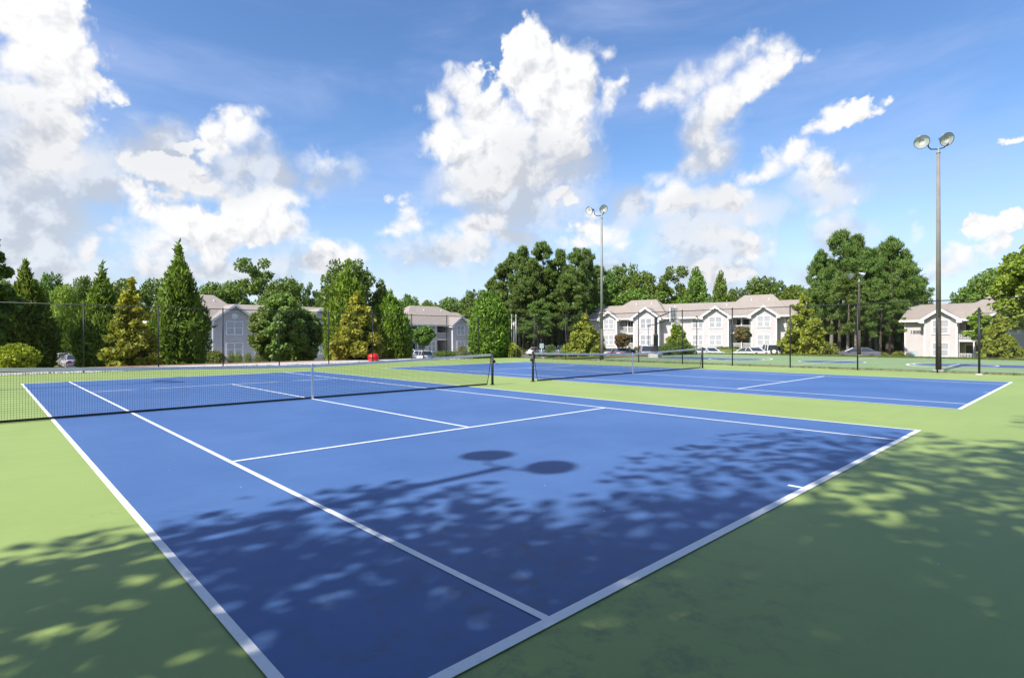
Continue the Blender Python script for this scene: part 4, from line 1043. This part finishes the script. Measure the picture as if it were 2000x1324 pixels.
rp = [(1603, 84, 490, 24, 'slim left pine of the right stand, above the orange topped magnolia'), (1640, 74, 456, 46, 'highest broad pine of the right stand'), (1672, 80, 462, 34, 'pine directly behind the dark light pole'), (1700, 72, 492, 38, 'middle front pine of the right stand'),
      (1742, 76, 466, 40, 'second highest pine of the right stand, near its right side'), (1768, 80, 500, 32, 'outermost right pine of the right stand'), (1655, 70, 540, 40, 'low spreading pine right of the yellow green dome bush'), (1720, 68, 560, 40, 'low spreading pine at the right foot of the right stand')]
for i, (px, tt, top, hw, lb) in enumerate(rp): tree('pine', '', px, tt, top, hw, lb, proto=PP[(i+1) % 4], group=GQ, name='pine_tree')
# far woods filling the gaps between the trunks: nobody could count these crowns
g = np.random.default_rng(5); cl = []
def woods(px0, px1, t0, t1, top, n, rr=3.6, low=.05):
    for i in range(n):
        px = px0+(px1-px0)*g.random(); tt = t0+(t1-t0)*g.random(); x, y = gp(px, tt); z = hz(x, y); H = (elev(top, tt)-z)*(.75+.3*g.random())
        f = low+(1-low)*g.random(); r = rr*(.6+.6*g.random())
        cl.append((x, y, z+max(r*.3, H*f-r*.5), r, r, r*.75))
woods(-250, 2300, 135, 175, 590, 620, 4.2)
woods(930, 1190, 116, 130, 600, 150, 3.4); woods(1570, 1810, 92, 108, 600, 120, 3.0); woods(-150, 400, 92, 115, 600, 120, 3.)
me = leaves('far_woods', cl, 70000, 1.15, .75, 'dark_broad_leaf', 9, .1, .4, .8, .4)
tag(link(me, 'far_woods'), 'dense dark woods filling the gaps behind all the trees and houses', 'woods', kind='stuff')
# bare trunks standing in the shade of the two stands
def trunks(px0, px1, t0, t1, n, seed, grp, lbl):
    for i in range(n):
        px = px0+(px1-px0)*(i+.3+.5*random.random())/n; tt = t0+(t1-t0)*random.random(); x, y = gp(px, tt); z = hz(x, y)
        t = thing('pine_tree', lbl, 'tree', (x, y, z), random.random()*6, grp)
        a, b, h0, r0 = PP[(i+seed) % 4]; s_ = .85+.2*random.random()
        link(b, 'trunk', t, scale=(s_*.9, s_*.9, s_)); link(a, 'crown', t, scale=(s_*.7, s_*.7, s_*.92))
trunks(1015, 1150, 106, 114, 9, 1, 'inner pines of the middle stand', 'thin inner pine trunk in the shade of the middle stand')
trunks(1590, 1790, 82, 92, 9, 2, 'inner pines of the right stand', 'thin inner pine trunk in the shade of the right stand')

# ------------------------------------------------------------------ big trees left of the camera whose shade lies on the near court
SH = [(-13.3, -13.2, 12.4, 4.9, 'large oak left of the photographer, shading the near left corner'), (-12.2, -15.4, 18.4, 5.7, 'tall oak left of the photographer, shading the near baseline'),
      (-9.0, -18.6, 21.5, 6.5, 'tallest oak behind the photographer, shading the near right corner'), (-12.5, -22.5, 14.5, 5.0, 'oak behind the photographer, farthest from the court'),
      (-15.5, -14.6, 21, 4.2, 'slender oak left of the photographer, shading the middle baseline')]
for i, (x, y, H, Rr, lb) in enumerate(SH):
    z = hz(x, y); a, b = tree_meshes(('broad', 'open', 'broad', 'airy', 'open')[i], 'mid_broad_leaf', H, Rr, (21000, 12000, 12500, 5000, 3500)[i], 200+i, .55)
    t = thing('oak_tree', lb, 'tree', (x, y, z), i*1.3, 'shade trees beside the near court')
    link(b, 'trunk', t); link(a, 'crown', t)

PS = [proto('broad', 'mid_broad_leaf', 15, 5.5, 7000, 91, 1.1), proto('broad', 'dark_broad_leaf', 15, 5.5, 7000, 92, 1.1)]  # for unseen trees ringing the camera, added to dim the ambient skylight
k = 0
for (x, y, hh) in ((-24, -8, 14), (-25, 2, 14), (-24.5, 12, 15), (-26, 22, 15), (-27, -18, 17), (-30, -3, 18), (-31, 8, 18), (-21, -26, 18), (-12, -29, 19), (-3, -30, 18), (6, -30, 18), (15, -31, 19), (24, -32, 18), (-16, -35, 20), (0, -37, 20), (12, -38, 20)):
    a, b, h0, r0 = PS[k % 2]; t = thing('broadleaf_tree', 'unseen tree added to block skylight, behind and left of the photographer', 'tree', (x, y, hz(x, y)), k*1.7, 'unseen trees added to block skylight'); k += 1
    link(b, 'trunk', t, scale=(1.05, 1.05, hh/h0)); link(a, 'crown', t, scale=(1.1, 1.1, hh/h0))

# short grass and weeds along the foot of the fences
g = np.random.default_rng(3); cl = []
for i in range(700):
    y = -15+34*g.random(); cl.append((25.8+.12*g.normal(), y, .0, .10, .16, .05+.05*g.random()))
for i in range(500): x = -12+37*g.random(); cl.append((x, 18.75+.1*abs(g.normal()), -.02, .18, .1, .06+.06*g.random()))
for i in range(900):
    x = 47+5*g.random(); y = -18+32*g.random(); cl.append((x, y, -.05, .35, .35, .07))
me = leaves('grass', cl, 16000, .16, .14, 'hedge_leaf', 4, .9, .4, .4, .2)
tag(link(me, 'grass'), 'short grass and weeds growing along the foot of the fences', 'grass', kind='stuff')

# ------------------------------------------------------------------ light and sky
SUN_EL, SUN_AZ = R(47.3), R(270)
sd = Vector((math.sin(SUN_AZ)*math.cos(SUN_EL), math.cos(SUN_AZ)*math.cos(SUN_EL), math.sin(SUN_EL)))
ld = bpy.data.lights.new('sun', 'SUN'); ld.energy = 4.7; ld.angle = R(.53); ld.color = (1, .955, .88)
so = bpy.data.objects.new('sun', ld); COL.objects.link(so); so.rotation_euler = (-sd).to_track_quat('-Z', 'Y').to_euler(); so.location = (-60, 0, 60)

w = bpy.data.worlds.new('World'); scene.world = w; w.use_nodes = True; nt = w.node_tree
for n in list(nt.nodes): nt.nodes.remove(n)
out = N(nt, 'ShaderNodeOutputWorld'); tc = N(nt, 'ShaderNodeTexCoord')
sky = N(nt, 'ShaderNodeTexSky'); sky.sky_type = 'NISHITA'; sky.sun_disc = False; sky.sun_elevation = SUN_EL; sky.sun_rotation = SUN_AZ
sky.altitude = 200; sky.air_density = 1.0; sky.dust_density = .8; sky.ozone_density = 2.2
# direction -> (azimuth, elevation) in tens of degrees
sep = N(nt, 'ShaderNodeSeparateXYZ'); L(nt, tc.outputs['Generated'], sep.inputs[0])
K = 18/PI
az = math2(nt, 'MULTIPLY', math2(nt, 'ARCTAN2', sep.outputs[0], sep.outputs[1]), K)
el = math2(nt, 'MULTIPLY', math2(nt, 'ARCSINE', sep.outputs[2]), K)
cmb = N(nt, 'ShaderNodeCombineXYZ'); L(nt, az, cmb.inputs[0]); L(nt, el, cmb.inputs[1])
def azel(px, py):
    a = (px-CX)/FPX; b = (662-py)/FPX; d = (_f+CR*a+CU*b).normalized()
    return math.atan2(d.x, d.y)*K, math.asin(d.z)*K
BL = [(1385,265,45,45),(1405,310,40,35),(1400,455,55,26),(1640,430,34,34),(1615,440,26,30),(330,335,70,30),(400,365,75,22),(255,320,30,22),(1165,455,35,30),(1890,490,30,22),  # bright heaps: column, row, half width, half height in the photograph
 (1040,110,52,62),(1100,100,40,40),(1130,125,48,50),(1045,170,75,80),(1110,190,80,70),(1190,170,38,40),(1215,150,25,22),
 (908,175,50,58),(860,215,48,50),(835,200,28,28),(880,270,60,70),(940,240,75,85),(1000,270,90,90),(1075,270,85,80),(950,330,90,60),(885,380,28,30),(1010,330,90,55),
 (1450,95,62,55),(1510,100,52,45),(1545,105,30,30),(1400,135,62,55),(1350,160,55,50),(1300,195,45,35),(1400,200,75,55),(1460,165,65,50),
 (1640,235,62,28),(1600,255,40,22),(1500,320,52,45),(1545,300,45,30),(1590,325,60,28),(1640,315,40,18),(1460,345,40,28),
 (1340,400,80,24),(1430,390,55,26),(1285,350,28,26),(1345,335,30,36),(1265,390,22,18),(1310,385,40,30),
 (810,440,48,36),(765,462,42,15),(845,470,55,28),(915,455,55,24),(950,440,35,28),(880,480,90,22),(980,470,35,20),
 (80,40,110,70),(110,90,90,60),(30,110,60,60),(60,200,85,60),(20,170,40,30),(110,250,70,70),(70,300,95,70),(130,160,60,60),(185,170,45,25),
 (480,262,50,42),(440,285,45,30),(520,285,35,32),(355,285,20,10),(625,320,50,22),(590,315,28,16),(665,325,22,12),
 (250,385,25,28),(265,430,48,40),(215,450,34,18),(330,440,70,45),(400,450,80,50),(500,400,65,45),(560,380,40,28),(540,440,70,45),(300,490,90,50),
 (650,505,50,30),(690,500,34,26),(620,520,50,25),(165,495,28,38),(170,470,14,18),(420,510,20,20),
 (1095,392,30,17),(1180,470,48,32),(1140,480,40,20),(1215,490,24,18),(1160,430,24,14),(1305,505,22,15),(1465,482,34,28),(1520,472,22,18),(1510,490,22,18),(1475,425,30,18),
 (1620,405,38,22),(1660,395,24,14),(1780,410,24,14),(1795,445,18,28),(1860,508,38,18),(1935,445,42,28),(1985,440,35,30),(1965,480,40,30),(1420,540,50,14),(1380,525,25,12),
 (795,510,14,8),(750,395,12,10),(1975,270,40,14),(930,500,40,12),(1190,85,22,24)]
GR_ = [ # grey, soft undersides and veils
 (90,330,130,150),(80,430,140,110),(60,520,150,70),(200,330,70,80),(400,350,170,34),(330,300,90,60),(480,320,90,40),(560,350,60,40),
 (1000,375,140,60),(1050,320,110,80),(1000,410,110,25),(900,500,130,25),(1390,270,60,70),(1390,330,65,60),(1400,420,150,40),(1400,480,110,60),(1400,540,150,40),
 (1640,440,60,50),(1620,340,110,40),(1000,450,60,40),(1150,520,120,30),(420,540,200,40),(650,540,90,30),(1630,520,90,40),(1240,400,70,50),(640,370,50,25),(1860,530,60,18)]
def field(gname, blobs, warp, wscale, seed):
    gt = bpy.data.node_groups.new(gname, 'ShaderNodeTree')
    gt.interface.new_socket('P', in_out='INPUT', socket_type='NodeSocketVector'); gt.interface.new_socket('F', in_out='OUTPUT', socket_type='NodeSocketFloat')
    gi = gt.nodes.new('NodeGroupInput'); go = gt.nodes.new('NodeGroupOutput')
    def nz(scale, det, off):
        mp = gt.nodes.new('ShaderNodeVectorMath'); mp.operation = 'ADD'; gt.links.new(gi.outputs[0], mp.inputs[0]); mp.inputs[1].default_value = off
        n = gt.nodes.new('ShaderNodeTexNoise'); n.inputs['Scale'].default_value = scale; n.inputs['Detail'].default_value = det; n.inputs['Roughness'].default_value = .58
        gt.links.new(mp.outputs[0], n.inputs['Vector']); return n
    n1 = nz(wscale, 6, (seed, 3, 7))
    sb = gt.nodes.new('ShaderNodeVectorMath'); sb.operation = 'SUBTRACT'; gt.links.new(n1.outputs['Color'], sb.inputs[0]); sb.inputs[1].default_value = (.5, .5, .5)
    sc = gt.nodes.new('ShaderNodeVectorMath'); sc.operation = 'MULTIPLY_ADD'; gt.links.new(sb.outputs[0], sc.inputs[0]); sc.inputs[1].default_value = (warp, warp, 0); gt.links.new(gi.outputs[0], sc.inputs[2])
    Pw = sc.outputs[0]; cur = None
    for (px, py, rx, ry) in blobs:
        k_ = 1.26 if px < 720 else (1.34 if (py > 400 and px < 1010) else (1.2 if py > 280 else 1.12)); rx *= k_; ry *= k_
        c = azel(px, py); ex = azel(px+rx, py); ey = azel(px, py-ry)
        ra = max(.04, math.hypot(ex[0]-c[0], ex[1]-c[1])); re = max(.03, math.hypot(ey[0]-c[0], ey[1]-c[1]))
        s1 = gt.nodes.new('ShaderNodeVectorMath'); s1.operation = 'MULTIPLY_ADD'; gt.links.new(Pw, s1.inputs[0])
        s1.inputs[1].default_value = (1/ra, 1/re, 0); s1.inputs[2].default_value = (-c[0]/ra, -c[1]/re, 0)
        ln = gt.nodes.new('ShaderNodeVectorMath'); ln.operation = 'LENGTH'; gt.links.new(s1.outputs[0], ln.inputs[0])
        # field in units of distance so that big and small heaps have the same edge
        md = gt.nodes.new('ShaderNodeMath'); md.operation = 'MULTIPLY_ADD'; q = min(1.0, (min(ra, re)/.42)**.6)
        gt.links.new(ln.outputs['Value'], md.inputs[0]); md.inputs[1].default_value = -q; md.inputs[2].default_value = q
        if cur is None: cur = md.outputs[0]
        else:
            mx = gt.nodes.new('ShaderNodeMath'); mx.operation = 'SMOOTH_MAX'; gt.links.new(cur, mx.inputs[0]); gt.links.new(md.outputs[0], mx.inputs[1]); mx.inputs[2].default_value = .12
            cur = mx.outputs[0]
    gt.links.new(cur, go.inputs[0]); return gt
gB = field('heap_field', BL, .50, 1.7, 1.); gG = field('veil_field', GR_, 1.0, .8, 5.)
def use(gt, vec):
    n = N(nt, 'ShaderNodeGroup'); n.node_tree = gt; L(nt, vec, n.inputs[0]); return n.outputs[0]
P0 = cmb.outputs[0]
def shifted(dx, dy):
    a = N(nt, 'ShaderNodeVectorMath', operation='ADD'); L(nt, P0, a.inputs[0]); a.inputs[1].default_value = (dx, dy, 0); return a.outputs[0]
F0 = use(gB, P0); F1 = use(gB, shifted(-.16, .26)); F2 = use(gG, P0)
def billow(vec):
    nn = N(nt, 'ShaderNodeTexNoise'); nn.inputs['Scale'].default_value = 3.; nn.inputs['Detail'].default_value = 3; L(nt, vec, nn.inputs['Vector'])
    a = N(nt, 'ShaderNodeVectorMath', operation='MULTIPLY_ADD'); L(nt, nn.outputs['Color'], a.inputs[0]); a.inputs[1].default_value = (.30, .30, 0); L(nt, vec, a.inputs[2])
    v = N(nt, 'ShaderNodeTexVoronoi', feature='SMOOTH_F1', voronoi_dimensions='2D'); v.inputs['Scale'].default_value = 2.1; v.inputs['Smoothness'].default_value = .35
    v.inputs['Detail'].default_value = 3.2; v.inputs['Roughness'].default_value = .52; v.inputs['Lacunarity'].default_value = 2.3
    L(nt, a.outputs[0], v.inputs['Vector']); return math2(nt, 'SUBTRACT', .5, v.outputs['Distance'])
b0 = billow(P0); b1 = billow(shifted(-.05, .075))
n_m = noise(nt, 1.6, 5, .55, P0); n_ms = noise(nt, 1.6, 5, .55, shifted(-.12, .16)); n_f = noise(nt, 9, 5, .6, P0)
D = math2(nt, 'ADD', F0, math2(nt, 'ADD', math2(nt, 'MULTIPLY', b0, .46), math2(nt, 'MULTIPLY_ADD', n_f, .22, .02)))
edge_soft = ramp(nt, noise(nt, .9, 3, .5, P0), .35, .66, .10, .85)
al = N(nt, 'ShaderNodeMapRange'); al.interpolation_type = 'SMOOTHSTEP'; L(nt, D, al.inputs[0]); al.inputs[1].default_value = .0; L(nt, edge_soft, al.inputs[2]); alpha = al.outputs[0]
# relief: puffs are brighter on the side of the sun, greyer beneath
rel = math2(nt, 'ADD', math2(nt, 'MULTIPLY', math2(nt, 'SUBTRACT', b0, b1), 1.5), math2(nt, 'MULTIPLY', math2(nt, 'SUBTRACT', n_m, n_ms), .9))
rel = math2(nt, 'ADD', rel, math2(nt, 'MULTIPLY', math2(nt, 'SUBTRACT', F0, F1), .50))
lit = math2(nt, 'ADD', .90, rel, clamp=True)
under = ramp(nt, F2, .0, .55, 0, .42)
lit = math2(nt, 'SUBTRACT', lit, math2(nt, 'MULTIPLY', under, .75), clamp=True)
cc = mixc(nt, lit, (.39, .41, .455), (.635, .635, .64))
veil = math2(nt, 'MULTIPLY', ramp(nt, math2(nt, 'ADD', F2, math2(nt, 'MULTIPLY_ADD', n_m, 1.1, -.5)), -.10, .65), .85)
vc = mixc(nt, ramp(nt, math2(nt, 'ADD', n_m, math2(nt, 'MULTIPLY', math2(nt, 'SUBTRACT', n_m, n_ms), 2.)), .35, .68), (.37, .395, .44), (.53, .55, .58))
# thin high streaks and whitening towards the horizon
mp = N(nt, 'ShaderNodeMapping'); L(nt, P0, mp.inputs[0]); mp.inputs['Rotation'].default_value = (0, 0, R(-24)); mp.inputs['Scale'].default_value = (.35, 1.5, 1)
streak = math2(nt, 'MULTIPLY', ramp(nt, noise(nt, 1.0, 7, .6, mp.outputs[0], .4), .38, .82), .5)
low = ramp(nt, el, -.1, 1.8, .55, 0)
hs = N(nt, 'ShaderNodeHueSaturation'); L(nt, sky.outputs[0], hs.inputs['Color']); hs.inputs['Saturation'].default_value = 1.18; hs.inputs['Hue'].default_value = .505; hs.inputs['Value'].default_value = 1.0
sk = N(nt, 'ShaderNodeVectorMath', operation='SCALE'); L(nt, hs.outputs[0], sk.inputs[0]); sk.inputs['Scale'].default_value = .130
c = mixc(nt, low, sk.outputs[0], (.42, .49, .62))
c = mixc(nt, streak, c, (.37, .43, .64))
c = mixc(nt, veil, c, vc)
c = mixc(nt, alpha, c, cc)
bg = N(nt, 'ShaderNodeBackground'); L(nt, c, bg.inputs[0]); bg.inputs[1].default_value = 1.0; L(nt, bg.outputs[0], out.inputs[0])
w.cycles.sampling_method = 'NONE'
scene.cycles.max_bounces = 5; scene.cycles.transparent_max_bounces = 8
